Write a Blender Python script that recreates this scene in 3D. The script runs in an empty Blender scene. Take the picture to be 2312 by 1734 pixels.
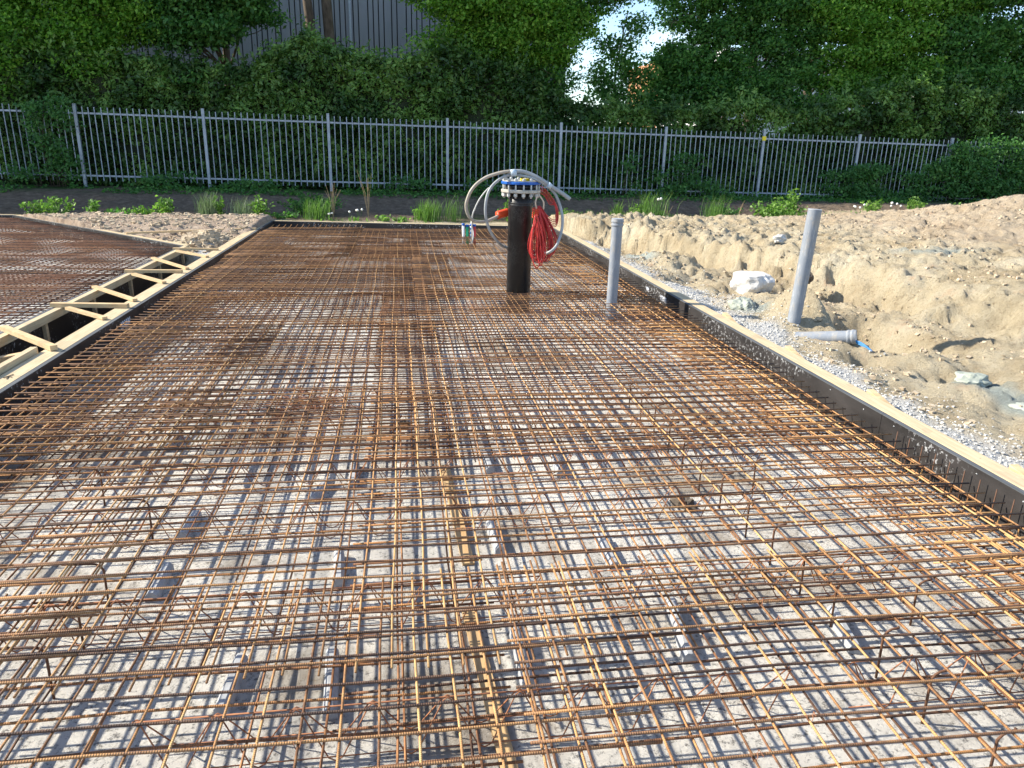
import bpy, math, random
import numpy as np
from mathutils import Vector, Matrix, noise as mnoise

random.seed(7)
RNG = np.random.default_rng(11)
SC = bpy.context.scene
COL = SC.collection
R = math.radians

# ------------------------------------------------------------------ camera
cam = bpy.data.cameras.new('camera')
cam.sensor_width = 36.0
cam.lens = 1677.0 / 2312.0 * 36.0
cam.clip_start = 0.05
cam.clip_end = 900.0
co = bpy.data.objects.new('camera', cam)
COL.objects.link(co)
co.matrix_world = Matrix(((0.98942972, 0.02157813, -0.14339879, 0.0),
                          (-0.14304959, 0.30741639, -0.94076139, 0.0),
                          (0.02378326, 0.95133042, 0.30725363, 1.65),
                          (0, 0, 0, 1)))
SC.camera = co

# ------------------------------------------------------------------ light
SUN_EL, SUN_AZ = R(33.0), R(15.0)      # azimuth: from -X, turned towards +Y
sd = Vector((-math.cos(SUN_EL) * math.cos(SUN_AZ), math.cos(SUN_EL) * math.sin(SUN_AZ), math.sin(SUN_EL)))
sun = bpy.data.lights.new('sun', 'SUN')
sun.energy = 5.0
sun.angle = R(0.9)
sun.color = (1.0, 0.93, 0.80)
so = bpy.data.objects.new('sun', sun)
so.rotation_euler = sd.to_track_quat('Z', 'Y').to_euler()
COL.objects.link(so)
SC.view_settings.view_transform = 'Standard'
SC.view_settings.look = 'None'
SC.view_settings.exposure = 1.05
SC.view_settings.gamma = 1.0
SC.cycles.max_bounces = 6
SC.cycles.diffuse_bounces = 3
SC.cycles.transmission_bounces = 4
SC.cycles.use_adaptive_sampling = True

w = bpy.data.worlds.new('World')
SC.world = w
w.use_nodes = True
nt = w.node_tree
bg = nt.nodes['Background']
sky = nt.nodes.new('ShaderNodeTexSky')
sky.sky_type = 'NISHITA'
sky.sun_disc = False
sky.sun_elevation = SUN_EL
sky.sun_rotation = R(-75)
sky.air_density = 1.0
sky.dust_density = 0.2
sky.ozone_density = 3.0
tc = nt.nodes.new('ShaderNodeTexCoord')
cn = nt.nodes.new('ShaderNodeTexNoise')
cn.inputs['Scale'].default_value = 3.2
cn.inputs['Detail'].default_value = 7
cn.inputs['Roughness'].default_value = 0.6
mp = nt.nodes.new('ShaderNodeMapping')
mp.inputs['Scale'].default_value = (1, 1, 2.2)
cr = nt.nodes.new('ShaderNodeValToRGB')
cr.color_ramp.elements[0].position = 0.50
cr.color_ramp.elements[1].position = 0.80
mx = nt.nodes.new('ShaderNodeMix')
mx.data_type = 'RGBA'
nt.links.new(tc.outputs['Generated'], mp.inputs['Vector'])
nt.links.new(mp.outputs[0], cn.inputs['Vector'])
nt.links.new(cn.outputs['Fac'], cr.inputs['Fac'])
nt.links.new(cr.outputs['Color'], mx.inputs['Factor'])
nt.links.new(sky.outputs[0], mx.inputs['A'])
mx.inputs['B'].default_value = (5.2, 5.6, 6.4, 1)
nt.links.new(mx.outputs['Result'], bg.inputs['Color'])
bg.inputs['Strength'].default_value = 0.14

# ------------------------------------------------------------------ materials
class N:
    """tiny node helper"""
    def __init__(s, name, rough=0.8):
        s.m = bpy.data.materials.new(name)
        s.m.use_nodes = True
        s.t = s.m.node_tree
        s.b = s.t.nodes['Principled BSDF']
        s.b.inputs['Roughness'].default_value = rough
        s.b.inputs['Specular IOR Level'].default_value = 0.35
        s.out = s.t.nodes['Material Output']
        s.tc = s.t.nodes.new('ShaderNodeTexCoord')
    def new(s, k, **kw):
        n = s.t.nodes.new(k)
        for a, v in kw.items():
            setattr(n, a, v)
        return n
    def l(s, a, b):
        s.t.links.new(a, b)
    def noise(s, scale, detail=4, rough=0.55, vec=None, sc3=None):
        n = s.new('ShaderNodeTexNoise')
        n.inputs['Scale'].default_value = scale
        n.inputs['Detail'].default_value = detail
        n.inputs['Roughness'].default_value = rough
        v = vec or s.tc.outputs['Object']
        if sc3:
            m = s.new('ShaderNodeMapping')
            m.inputs['Scale'].default_value = sc3
            s.l(v, m.inputs['Vector'])
            v = m.outputs[0]
        s.l(v, n.inputs['Vector'])
        return n.outputs['Fac']
    def ramp(s, fac, stops):
        n = s.new('ShaderNodeValToRGB')
        e = n.color_ramp.elements
        while len(e) < len(stops):
            e.new(0.5)
        for i, (p, c) in enumerate(stops):
            e[i].position = p
            e[i].color = (c, c, c, 1) if isinstance(c, (int, float)) else (*c, 1)
        s.l(fac, n.inputs['Fac'])
        return n.outputs['Color']
    def mix(s, f, a, b, mode='MIX'):
        n = s.new('ShaderNodeMix', data_type='RGBA', blend_type=mode)
        for k, v in (('Factor', f), ('A', a), ('B', b)):
            if isinstance(v, (int, float)):
                n.inputs[k].default_value = v if k == 'Factor' else (v, v, v, 1)
            elif isinstance(v, tuple):
                n.inputs[k].default_value = (*v, 1)
            else:
                s.l(v, n.inputs[k])
        return n.outputs['Result']
    def math(s, op, a, b):
        n = s.new('ShaderNodeMath', operation=op)
        for i, v in enumerate((a, b)):
            if isinstance(v, (int, float)):
                n.inputs[i].default_value = v
            else:
                s.l(v, n.inputs[i])
        return n.outputs[0]
    def col(s, c):
        if isinstance(c, tuple):
            s.b.inputs['Base Color'].default_value = (*c, 1)
        else:
            s.l(c, s.b.inputs['Base Color'])
    def bump(s, h, strength=0.5, dist=0.01):
        n = s.new('ShaderNodeBump')
        n.inputs['Strength'].default_value = strength
        n.inputs['Distance'].default_value = dist
        s.l(h, n.inputs['Height'])
        s.l(n.outputs[0], s.b.inputs['Normal'])
    def attr(s, name):
        return s.new('ShaderNodeAttribute', attribute_name=name).outputs['Fac']
    def rnd(s):
        return s.new('ShaderNodeObjectInfo').outputs['Random']

def simple(name, c1, c2, scale=8, rough=0.6, bump=0.0, sc3=None, metal=0.0, spec=0.35, detail=5):
    n = N(name, rough)
    f = n.noise(scale, detail, 0.6, sc3=sc3)
    n.col(n.ramp(f, [(0.3, c1), (0.7, c2)]))
    if bump:
        n.bump(f, bump, 0.01)
    n.b.inputs['Metallic'].default_value = metal
    n.b.inputs['Specular IOR Level'].default_value = spec
    return n.m

def rebar_mat(name, dark, mid, hot, axis):
    n = N(name, 0.72)
    f = n.noise(14, 6, 0.65)
    rr = n.math('MULTIPLY', n.math('SUBTRACT', n.rnd(), 0.5), 0.48)
    g = n.math('ADD', f, rr)
    c = n.ramp(g, [(0.25, dark), (0.5, mid), (0.78, hot)])
    sx = n.new('ShaderNodeSeparateXYZ')
    n.l(n.tc.outputs['Object'], sx.inputs[0])
    ax = sx.outputs[axis]
    rib = n.math('SINE', n.math('MULTIPLY', ax, 2 * math.pi / 0.0075), 0)
    c2 = n.mix(n.math('MULTIPLY', n.math('ADD', rib, 1.0), 0.22), c, (0.05, 0.025, 0.015))
    n.col(c2)
    n.bump(rib, 0.5, 0.0012)
    return n.m

M = {}
M['bar_long'] = rebar_mat('rebar_rust_sunlit', (0.16, 0.072, 0.031), (0.52, 0.265, 0.10), (0.72, 0.44, 0.18), 1)  # rust, with the sun on lengthwise bars painted into the tone
M['bar_cross'] = rebar_mat('rebar_rust_shaded', (0.07, 0.041, 0.029), (0.235, 0.12, 0.062), (0.50, 0.26, 0.10), 0)  # rust of cross bars, painted browner where less sun strikes them
M['bar_low'] = rebar_mat('rebar_rust_dark', (0.07, 0.035, 0.02), (0.27, 0.12, 0.05), (0.52, 0.25, 0.085), 0)
M['bar_red'] = rebar_mat('rebar_rust_red', (0.08, 0.05, 0.04), (0.25, 0.11, 0.06), (0.42, 0.19, 0.10), 0)
M['wire'] = simple('lattice_wire_rust', (0.16, 0.06, 0.03), (0.42, 0.18, 0.08), 20, 0.75)
M['steel_dark'] = simple('steel_dark_rust', (0.05, 0.03, 0.02), (0.20, 0.09, 0.045), 25, 0.7)

def ply_mat():
    n = N('black_film_plywood', 0.38)
    f = n.noise(2.5, 6, 0.6)
    base = n.ramp(f, [(0.3, (0.012, 0.011, 0.011)), (0.75, (0.035, 0.03, 0.028))])
    sp = n.noise(34, 3, 0.7)
    big = n.noise(1.1, 2, 0.5)
    spl = n.math('MULTIPLY', n.math('GREATER_THAN', sp, 0.62), n.math('GREATER_THAN', big, 0.5))
    n.col(n.mix(spl, base, (0.38, 0.38, 0.38)))
    n.bump(n.noise(60, 3), 0.15, 0.002)
    return n.m
M['ply'] = ply_mat()
M['ply_edge'] = simple('plywood_edge_grey', (0.055, 0.06, 0.065), (0.12, 0.125, 0.13), 18, 0.8, sc3=(1, 0.1, 1))

def ply_side_mat():
    n = N('worn_plywood_face', 0.8)
    n.b.inputs['Specular IOR Level'].default_value = 0.12
    f = n.noise(3.0, 7, 0.65, sc3=(1, 0.5, 1.6))
    base = n.ramp(f, [(0.3, (0.014, 0.0125, 0.012)), (0.7, (0.045, 0.040, 0.038))])
    sp = n.noise(26, 4, 0.75)
    big = n.noise(0.9, 3, 0.5, sc3=(1, 1, 2))
    spl = n.math('MULTIPLY', n.ramp(sp, [(0.55, 0.0), (0.62, 1.0)]), n.ramp(big, [(0.46, 0.0), (0.6, 1.0)]))
    n.col(n.mix(n.math('MULTIPLY', spl, 0.7), base, (0.5, 0.5, 0.5)))
    n.bump(f, 0.3, 0.004)
    return n.m
M['ply_worn'] = ply_side_mat()

def wood_mat(name, a, b, axis_scale):
    n = N(name, 0.65)
    f = n.noise(9, 6, 0.6, sc3=axis_scale)
    k = n.noise(2.0, 3, 0.5)
    c = n.ramp(f, [(0.25, a), (0.7, b)])
    v = n.new('ShaderNodeTexVoronoi')
    v.inputs['Scale'].default_value = 3.0
    n.l(n.tc.outputs['Object'], v.inputs['Vector'])
    knot = n.math('LESS_THAN', v.outputs['Distance'], 0.045)
    c = n.mix(n.math('MULTIPLY', knot, 0.75), c, (0.16, 0.08, 0.03))
    n.col(n.mix(n.math('MULTIPLY', n.math('GREATER_THAN', k, 0.6), 0.25), c, (0.28, 0.22, 0.14)))
    n.bump(f, 0.2, 0.002)
    return n.m
M['wood'] = wood_mat('pale_softwood', (0.44, 0.32, 0.18), (0.62, 0.50, 0.32), (6, 0.35, 6))
M['wood_x'] = wood_mat('pale_softwood_brace', (0.46, 0.30, 0.15), (0.68, 0.50, 0.28), (1.0, 1.0, 6))
M['wood_floor'] = wood_mat('orange_timber_strip', (0.42, 0.25, 0.11), (0.58, 0.40, 0.20), (6, 0.5, 6))

def base_mat():
    n = N('rough_blinding_concrete', 0.9)
    f = n.noise(4.5, 9, 0.75)
    c = n.ramp(f, [(0.25, (0.30, 0.285, 0.255)), (0.41, (0.74, 0.70, 0.63)), (0.64, (0.85, 0.82, 0.75))])
    w_ = n.noise(1.6, 4, 0.6, sc3=(3.0, 0.25, 1))
    c = n.mix(n.ramp(w_, [(0.38, 0.45), (0.52, 0.0)]), c, (0.22, 0.22, 0.225))
    p = n.noise(33, 7, 0.8)
    c = n.mix(n.ramp(p, [(0.39, 0.85), (0.475, 0.0)]), c, (0.10, 0.095, 0.09))
    d = n.noise(0.8, 6, 0.65)
    c = n.mix(n.ramp(d, [(0.52, 0.0), (0.62, 0.75)]), c, (0.24, 0.185, 0.125))
    n.col(c)
    n.bump(n.math('ADD', n.noise(22, 9, 0.85), n.math('MULTIPLY', n.noise(6, 5), 0.8)), 1.0, 0.035)
    return n.m
M['base'] = base_mat()

def ground_mat():
    n = N('sandy_ground', 0.95)
    n.b.inputs['Specular IOR Level'].default_value = 0.14
    a = n.noise(1.3, 8, 0.68)
    c = n.ramp(a, [(0.3, (0.38, 0.29, 0.175)), (0.5, (0.55, 0.46, 0.31)), (0.7, (0.66, 0.59, 0.44))])
    rd = n.noise(2.6, 5, 0.6)
    c = n.mix(n.ramp(rd, [(0.60, 0.0), (0.72, 0.55)]), c, (0.46, 0.24, 0.12))
    fi = n.noise(38, 6, 0.75)
    c = n.mix(n.ramp(fi, [(0.34, 0.55), (0.47, 0.0)]), c, (0.20, 0.13, 0.08))
    gr = n.noise(55, 4, 0.7)
    gc = n.ramp(gr, [(0.34, (0.22, 0.215, 0.21)), (0.46, (0.58, 0.575, 0.56)), (0.7, (0.78, 0.775, 0.76))])
    c = n.mix(n.attr('gravel'), c, gc)
    cl = n.ramp(n.noise(6, 5, 0.7), [(0.3, (0.26, 0.28, 0.25)), (0.7, (0.52, 0.55, 0.48))])
    c = n.mix(n.attr('clay'), c, cl)
    pk = n.ramp(n.noise(5, 6, 0.7), [(0.3, (0.33, 0.235, 0.17)), (0.7, (0.56, 0.45, 0.345))])
    c = n.mix(n.attr('pink'), c, pk)
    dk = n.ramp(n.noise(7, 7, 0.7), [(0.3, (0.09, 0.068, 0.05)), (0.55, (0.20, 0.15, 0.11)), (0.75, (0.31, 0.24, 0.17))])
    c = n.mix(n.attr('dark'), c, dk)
    gn = n.ramp(n.noise(11, 6, 0.7), [(0.35, (0.025, 0.045, 0.012)), (0.7, (0.07, 0.13, 0.03))])
    c = n.mix(n.attr('green'), c, gn)
    n.col(c)
    n.bump(n.math('ADD', n.noise(11, 9, 0.8), n.math('MULTIPLY', n.noise(60, 5, 0.8), 0.45)), 1.0, 0.07)
    return n.m
M['ground'] = ground_mat()

def pvc_mat():
    n = N('grey_pvc', 0.42)
    f = n.noise(5, 5, 0.6)
    c = n.ramp(f, [(0.3, (0.185, 0.205, 0.235)), (0.7, (0.235, 0.255, 0.285))])
    d = n.noise(9, 8, 0.75, sc3=(1, 1, 0.45))
    c = n.mix(n.ramp(d, [(0.52, 0.0), (0.62, 0.55)]), c, (0.36, 0.32, 0.26))
    s_ = n.noise(40, 5, 0.8, sc3=(1, 1, 0.15))
    c = n.mix(n.ramp(s_, [(0.56, 0.0), (0.64, 0.5)]), c, (0.42, 0.43, 0.44))
    n.col(c)
    n.l(n.ramp(d, [(0.4, 0.35), (0.6, 0.8)]), n.b.inputs['Roughness'])
    return n.m
M['pvc'] = pvc_mat()
M['pvc_rim'] = simple('grey_pvc_rim', (0.33, 0.345, 0.36), (0.42, 0.43, 0.45), 12, 0.5)
def blackpipe_mat():
    n = N('scuffed_black_polyethylene', 0.3)
    f = n.noise(7, 5, 0.6, sc3=(1, 1, 0.6))
    sc = n.noise(13, 8, 0.85, sc3=(1, 1, 0.7))
    scr = n.ramp(sc, [(0.47, 0.0), (0.50, 0.6), (0.53, 0.0)])
    c = n.ramp(f, [(0.3, (0.008, 0.008, 0.009)), (0.75, (0.02, 0.02, 0.021))])
    n.col(n.mix(n.math('MULTIPLY', scr, n.ramp(n.noise(3, 3), [(0.45, 0.0), (0.65, 0.55)])), c, (0.22, 0.22, 0.22)))
    n.l(n.ramp(f, [(0.3, 0.25), (0.7, 0.5)]), n.b.inputs['Roughness'])
    return n.m
M['pe'] = blackpipe_mat()
M['galv'] = simple('galvanised_steel', (0.34, 0.345, 0.34), (0.60, 0.60, 0.59), 22, 0.5, metal=0.35)
M['dirty_steel'] = simple('dirty_backing_ring', (0.26, 0.24, 0.20), (0.58, 0.55, 0.49), 16, 0.6, metal=0.1)
M['blue'] = simple('blue_coating', (0.01, 0.075, 0.33), (0.015, 0.12, 0.46), 9, 0.4)
M['yellow'] = simple('yellow_plastic', (0.75, 0.56, 0.01), (0.85, 0.68, 0.02), 9, 0.5)
M['hose_grey'] = simple('grey_hose', (0.26, 0.275, 0.28), (0.36, 0.375, 0.375), 6, 0.45)
M['hose_beige'] = simple('beige_grey_hose', (0.32, 0.28, 0.22), (0.42, 0.37, 0.31), 4, 0.45)
M['hose_pale'] = simple('pale_hose', (0.45, 0.45, 0.43), (0.56, 0.56, 0.53), 6, 0.45)
M['tape'] = simple('pale_blue_tape', (0.36, 0.44, 0.52), (0.52, 0.60, 0.66), 15, 0.5)
M['red'] = simple('red_cable', (0.50, 0.035, 0.035), (0.66, 0.07, 0.055), 14, 0.4)
M['red_dk'] = simple('deep_red_cable', (0.30, 0.018, 0.022), (0.48, 0.035, 0.035), 14, 0.45)
M['orange'] = simple('orange_red_sleeve', (0.62, 0.06, 0.02), (0.78, 0.10, 0.03), 14, 0.45)
M['strap'] = simple('beige_webbing', (0.48, 0.38, 0.28), (0.62, 0.50, 0.38), 30, 0.8)
M['white_pl'] = simple('white_plastic', (0.62, 0.62, 0.61), (0.74, 0.74, 0.73), 8, 0.5)
M['green_pl'] = simple('green_plastic', (0.02, 0.34, 0.14), (0.04, 0.46, 0.21), 8, 0.45)
M['blue_pl'] = simple('light_blue_plastic', (0.015, 0.15, 0.42), (0.04, 0.24, 0.55), 8, 0.45)
M['conc'] = simple('pale_grey_concrete_block', (0.27, 0.28, 0.29), (0.40, 0.41, 0.42), 30, 0.8, 0.3)
M['rock'] = simple('white_limestone', (0.44, 0.42, 0.39), (0.64, 0.62, 0.59), 14, 0.9, 1.0, detail=8)
M['stone'] = simple('grey_stone', (0.36, 0.345, 0.315), (0.66, 0.64, 0.59), 30, 0.9, 0.4)
M['clod'] = simple('sandy_clod', (0.34, 0.26, 0.17), (0.56, 0.46, 0.33), 12, 0.95, 0.8, detail=8)
M['clayclod'] = simple('green_grey_clay', (0.20, 0.22, 0.18), (0.42, 0.44, 0.37), 14, 0.9, 0.8, detail=8)
M['mud'] = simple('dark_mud', (0.05, 0.042, 0.036), (0.14, 0.11, 0.08), 18, 0.9, 0.6)
M['paint'] = simple('white_spray_paint', (0.62, 0.64, 0.68), (0.74, 0.75, 0.78), 30, 0.7)
M['fence'] = simple('galvanised_fence_steel', (0.23, 0.27, 0.32), (0.37, 0.42, 0.48), 5, 0.42, metal=0.25, spec=0.5)
M['bark'] = simple('grey_brown_bark', (0.055, 0.042, 0.03), (0.17, 0.13, 0.095), 9, 0.9, 0.8, sc3=(1, 1, 0.3), detail=8)
M['twig'] = simple('dark_twig', (0.035, 0.025, 0.016), (0.09, 0.065, 0.04), 9, 0.9)
M['dry'] = simple('dry_straw', (0.30, 0.20, 0.10), (0.46, 0.34, 0.19), 9, 0.9)
M['fluff'] = simple('dandelion_fluff', (0.70, 0.68, 0.62), (0.80, 0.79, 0.74), 60, 0.9)
M['core'] = simple('hedge_dark_core', (0.008, 0.014, 0.005), (0.025, 0.035, 0.014), 5, 0.95, 0.8)  # near-black colour paints the shaded depth of the hedge
M['clad'] = simple('grey_metal_cladding', (0.25, 0.25, 0.275), (0.31, 0.31, 0.34), 0.7, 0.5, metal=0.1, sc3=(1, 1, 0.2))
M['clad_dk'] = simple('dark_cladding_joint', (0.018, 0.019, 0.022), (0.03, 0.031, 0.035), 1.0, 0.6)
M['wall_white'] = simple('white_rendered_wall', (0.66, 0.64, 0.62), (0.76, 0.75, 0.73), 1.0, 0.8)
M['glass'] = simple('dark_window_glass', (0.03, 0.04, 0.05), (0.05, 0.06, 0.07), 1.0, 0.15)
def brick_mat():
    n = N('orange_brick', 0.85)
    b = n.new('ShaderNodeTexBrick')
    b.inputs['Scale'].default_value = 3.0
    b.inputs['Color1'].default_value = (0.42, 0.17, 0.07, 1)
    b.inputs['Color2'].default_value = (0.50, 0.22, 0.09, 1)
    b.inputs['Mortar'].default_value = (0.35, 0.28, 0.22, 1)
    mpn = n.new('ShaderNodeMapping')
    mpn.inputs['Rotation'].default_value = (R(90), 0, 0)
    n.l(n.tc.outputs['Object'], mpn.inputs['Vector'])
    n.l(mpn.outputs[0], b.inputs['Vector'])
    n.col(b.outputs['Color'])
    return n.m
M['brick'] = brick_mat()

def leaf_mat(name, a, b, c, trans=0.35, rough=0.5):
    n = N(name, rough)
    n.b.inputs['Specular IOR Level'].default_value = 0.3
    f = n.attr('rnd')
    colr = n.ramp(f, [(0.0, a), (0.5, b), (0.97, c)])
    n.col(colr)
    tr = n.new('ShaderNodeBsdfTranslucent')
    n.l(n.mix(1.0, colr, (1.0, 1.22, 0.6), 'MULTIPLY'), tr.inputs['Color'])
    ms = n.new('ShaderNodeMixShader')
    ms.inputs[0].default_value = trans
    n.l(n.b.outputs[0], ms.inputs[1])
    n.l(tr.outputs[0], ms.inputs[2])
    n.l(ms.outputs[0], n.out.inputs['Surface'])
    return n.m
M['laurel'] = leaf_mat('laurel_leaf', (0.035, 0.085, 0.018), (0.085, 0.175, 0.035), (0.18, 0.32, 0.07), 0.28, 0.35)
M['maple'] = leaf_mat('maple_leaf', (0.06, 0.17, 0.025), (0.16, 0.34, 0.045), (0.34, 0.56, 0.09), 0.5)
M['beech'] = leaf_mat('beech_leaf', (0.045, 0.13, 0.035), (0.08, 0.21, 0.055), (0.16, 0.33, 0.08), 0.45)
M['oak'] = leaf_mat('deep_green_leaf', (0.035, 0.11, 0.028), (0.08, 0.21, 0.045), (0.18, 0.37, 0.075), 0.45)
M['weed'] = leaf_mat('weed_leaf', (0.09, 0.19, 0.04), (0.16, 0.30, 0.06), (0.27, 0.43, 0.10), 0.4)
M['grass'] = leaf_mat('grass_blade', (0.07, 0.15, 0.03), (0.13, 0.24, 0.055), (0.20, 0.31, 0.10), 0.4)
M['greygrass'] = leaf_mat('grey_green_blade', (0.12, 0.17, 0.09), (0.18, 0.24, 0.14), (0.26, 0.31, 0.20), 0.3)

# ------------------------------------------------------------------ mesh helpers
class MB:
    def __init__(s):
        s.v = []
        s.f = []
    def box(s, lo, hi, rot=0.0, at=(0, 0, 0)):
        b = len(s.v)
        c, sn = math.cos(rot), math.sin(rot)
        for x in (lo[0], hi[0]):
            for y in (lo[1], hi[1]):
                for z in (lo[2], hi[2]):
                    s.v.append((at[0] + x * c - y * sn, at[1] + x * sn + y * c, at[2] + z))
        s.f += [tuple(b + i for i in q) for q in ((0, 1, 3, 2), (4, 6, 7, 5), (0, 4, 5, 1), (2, 3, 7, 6), (0, 2, 6, 4), (1, 5, 7, 3))]
        return s
    def beam(s, p, q, wd, ht, up=(0, 0, 1), ch=0.0):
        """a squared timber from p to q (top centre line lies on p..q)"""
        p, q = Vector(p), Vector(q)
        d = (q - p).normalized()
        sd_ = d.cross(Vector(up)).normalized() * wd / 2
        u = sd_.cross(d).normalized() * ht
        b = len(s.v)
        for e in (p, q):
            for a, k in ((-1, -1), (1, -1), (1, 0), (-1, 0)):
                s.v.append(tuple(e + sd_ * a + u * k))
        s.f += [(b, b + 1, b + 2, b + 3), (b + 7, b + 6, b + 5, b + 4)]
        s.f += [(b + i, b + 4 + i, b + 4 + (i + 1) % 4, b + (i + 1) % 4) for i in range(4)]
        return s
    def tube(s, pts, r, n=6, cap=True, closed=False):
        pts = [Vector(p) for p in pts]
        m = len(pts)
        rs = r if isinstance(r, (list, tuple)) else [r] * m
        b = len(s.v)
        prev = None
        for i, p in enumerate(pts):
            a = pts[i - 1] if (i > 0 or closed) else pts[i]
            c = pts[(i + 1) % m] if (i < m - 1 or closed) else pts[i]
            t = (c - a)
            t = t.normalized() if t.length > 1e-9 else Vector((0, 0, 1))
            if prev is None:
                h = Vector((0, 0, 1)) if abs(t.z) < 0.9 else Vector((1, 0, 0))
                u = t.cross(h).normalized()
            else:
                u = (prev - t * prev.dot(t))
                u = u.normalized() if u.length > 1e-6 else t.orthogonal().normalized()
            prev = u
            v = t.cross(u)
            for k in range(n):
                an = 2 * math.pi * k / n
                s.v.append(tuple(p + (u * math.cos(an) + v * math.sin(an)) * rs[i]))
        for i in range(m - 1 if not closed else m):
            for k in range(n):
                j = (i + 1) % m
                s.f.append((b + i * n + k, b + i * n + (k + 1) % n, b + j * n + (k + 1) % n, b + j * n + k))
        if cap and not closed:
            s.f.append(tuple(b + k for k in range(n))[::-1])
            s.f.append(tuple(b + (m - 1) * n + k for k in range(n)))
        return s
    def lathe(s, prof, c, n=32, cap=True):
        """prof = [(r, z)...] round a vertical axis at c"""
        b = len(s.v)
        for r, z in prof:
            for k in range(n):
                a = 2 * math.pi * k / n
                s.v.append((c[0] + r * math.cos(a), c[1] + r * math.sin(a), c[2] + z))
        for i in range(len(prof) - 1):
            for k in range(n):
                s.f.append((b + i * n + k, b + i * n + (k + 1) % n, b + (i + 1) * n + (k + 1) % n, b + (i + 1) * n + k))
        if cap:
            s.f.append(tuple(b + k for k in range(n))[::-1])
            s.f.append(tuple(b + (len(prof) - 1) * n + k for k in range(n)))
        return s
    def build(s, name, mat, parent=None, smooth=False, loc=None):
        me = bpy.data.meshes.new(name)
        if loc is not None:
            s.v = [(x - loc[0], y - loc[1], z - loc[2]) for x, y, z in s.v]
        me.from_pydata(s.v, [], s.f)
        me.materials.append(mat)
        if smooth:
            me.polygons.foreach_set('use_smooth', [True] * len(me.polygons))
        me.update()
        o = bpy.data.objects.new(name, me)
        COL.objects.link(o)
        if parent is not None:
            o.parent = parent
        elif loc is not None:
            o.location = loc
        return o

def tag(o, label, cat, group=None, kind=None):
    if label: o['label'] = label
    if cat: o['category'] = cat
    if group: o['group'] = group
    if kind: o['kind'] = kind
    return o

def empty(name, label, cat, loc=(0, 0, 0), group=None):
    o = bpy.data.objects.new(name, None)
    o.empty_display_size = 0.1
    o.location = loc
    COL.objects.link(o)
    return tag(o, label, cat, group)

def put(mb, name, mat, root, smooth=False, label=None):
    """part whose verts are world coordinates, parented to a root standing at root.location"""
    L = root.location
    mb.v = [(x - L[0], y - L[1], z - L[2]) for x, y, z in mb.v]
    o = mb.build(name, mat, root, smooth)
    if label:
        o['label'] = label
    return o

def quads(name, V, mat, rnd=None, parent=None, loc=None, smooth=False):
    """V: (n,4,3) array -> quad soup"""
    n = V.shape[0]
    me = bpy.data.meshes.new(name)
    co_ = V.reshape(-1, 3).astype(np.float32)
    if loc is not None:
        co_ = co_ - np.array(loc, dtype=np.float32)
    me.vertices.add(n * 4)
    me.vertices.foreach_set('co', co_.ravel())
    me.loops.add(n * 4)
    me.loops.foreach_set('vertex_index', np.arange(n * 4, dtype=np.int32))
    me.polygons.add(n)
    me.polygons.foreach_set('loop_start', np.arange(0, n * 4, 4, dtype=np.int32))
    me.polygons.foreach_set('loop_total', np.full(n, 4, dtype=np.int32))
    me.materials.append(mat)
    if rnd is not None:
        a = me.attributes.new('rnd', 'FLOAT', 'FACE')
        a.data.foreach_set('value', rnd.astype(np.float32))
    me.update(calc_edges=True)
    o = bpy.data.objects.new(name, me)
    COL.objects.link(o)
    if parent is not None:
        o.parent = parent
    elif loc is not None:
        o.location = loc
    return o

_T = RNG.random((256, 256))
def vnoise(x, y):
    xi = np.floor(x).astype(int); yi = np.floor(y).astype(int)
    fx = x - xi; fy = y - yi
    fx = fx * fx * (3 - 2 * fx); fy = fy * fy * (3 - 2 * fy)
    a = _T[xi & 255, yi & 255]; b = _T[(xi + 1) & 255, yi & 255]
    c = _T[xi & 255, (yi + 1) & 255]; d = _T[(xi + 1) & 255, (yi + 1) & 255]
    return (a * (1 - fx) + b * fx) * (1 - fy) + (c * (1 - fx) + d * fx) * fy
def fbm(x, y, s, o=5, g=0.5, seed=0.0):
    t = np.zeros(np.broadcast(x, y).shape); amp = 1.0; tot = 0.0; f = s
    for i in range(o):
        t += amp * vnoise(x * f + 17.3 * i + seed, y * f + 9.1 * i + seed * 1.7); tot += amp
        amp *= g; f *= 2.03
    return t / tot
def sstep(a, b, x):
    t = np.clip((x - a) / (b - a), 0, 1)
    return t * t * (3 - 2 * t)
def pdist(x, y, P):
    """signed distance to polyline (positive on its left side walking along it)"""
    best = np.full(np.broadcast(x, y).shape, 1e9); sg = np.ones_like(best)
    for (ax, ay), (bx, by) in zip(P[:-1], P[1:]):
        dx, dy = bx - ax, by - ay
        t = np.clip(((x - ax) * dx + (y - ay) * dy) / (dx * dx + dy * dy), 0, 1)
        d = np.hypot(x - ax - t * dx, y - ay - t * dy)
        cr_ = np.sign(dx * (y - ay) - dy * (x - ax))
        m = d < best
        best = np.where(m, d, best); sg = np.where(m, cr_, sg)
    return best * sg

# ------------------------------------------------------------------ ground
XL, XR = -2.65, 3.14                       # inner faces of the formwork of the main slab
def rear(x):                               # rear formwork line of the main slab
    return 16.38 + (x - XL) * (15.70 - 16.38) / (XR - XL)
LSX = -3.43                                # right edge of the left slab
def lrear(x):                              # rear edge of the left slab
    return np.where(x > -7.95, 12.44 + (x + 3.43) * (17.05 - 12.44) / (-7.95 + 3.43), 17.05 + (x + 7.95) * -0.05)
WALL = [(3.9, 15.0), (4.7, 13.0), (5.35, 11.3), (5.75, 9.7), (5.85, 8.4), (5.75, 7.5), (6.2, 6.5), (7.4, 5.6), (9.5, 4.6), (14, 3.0)]

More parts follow.
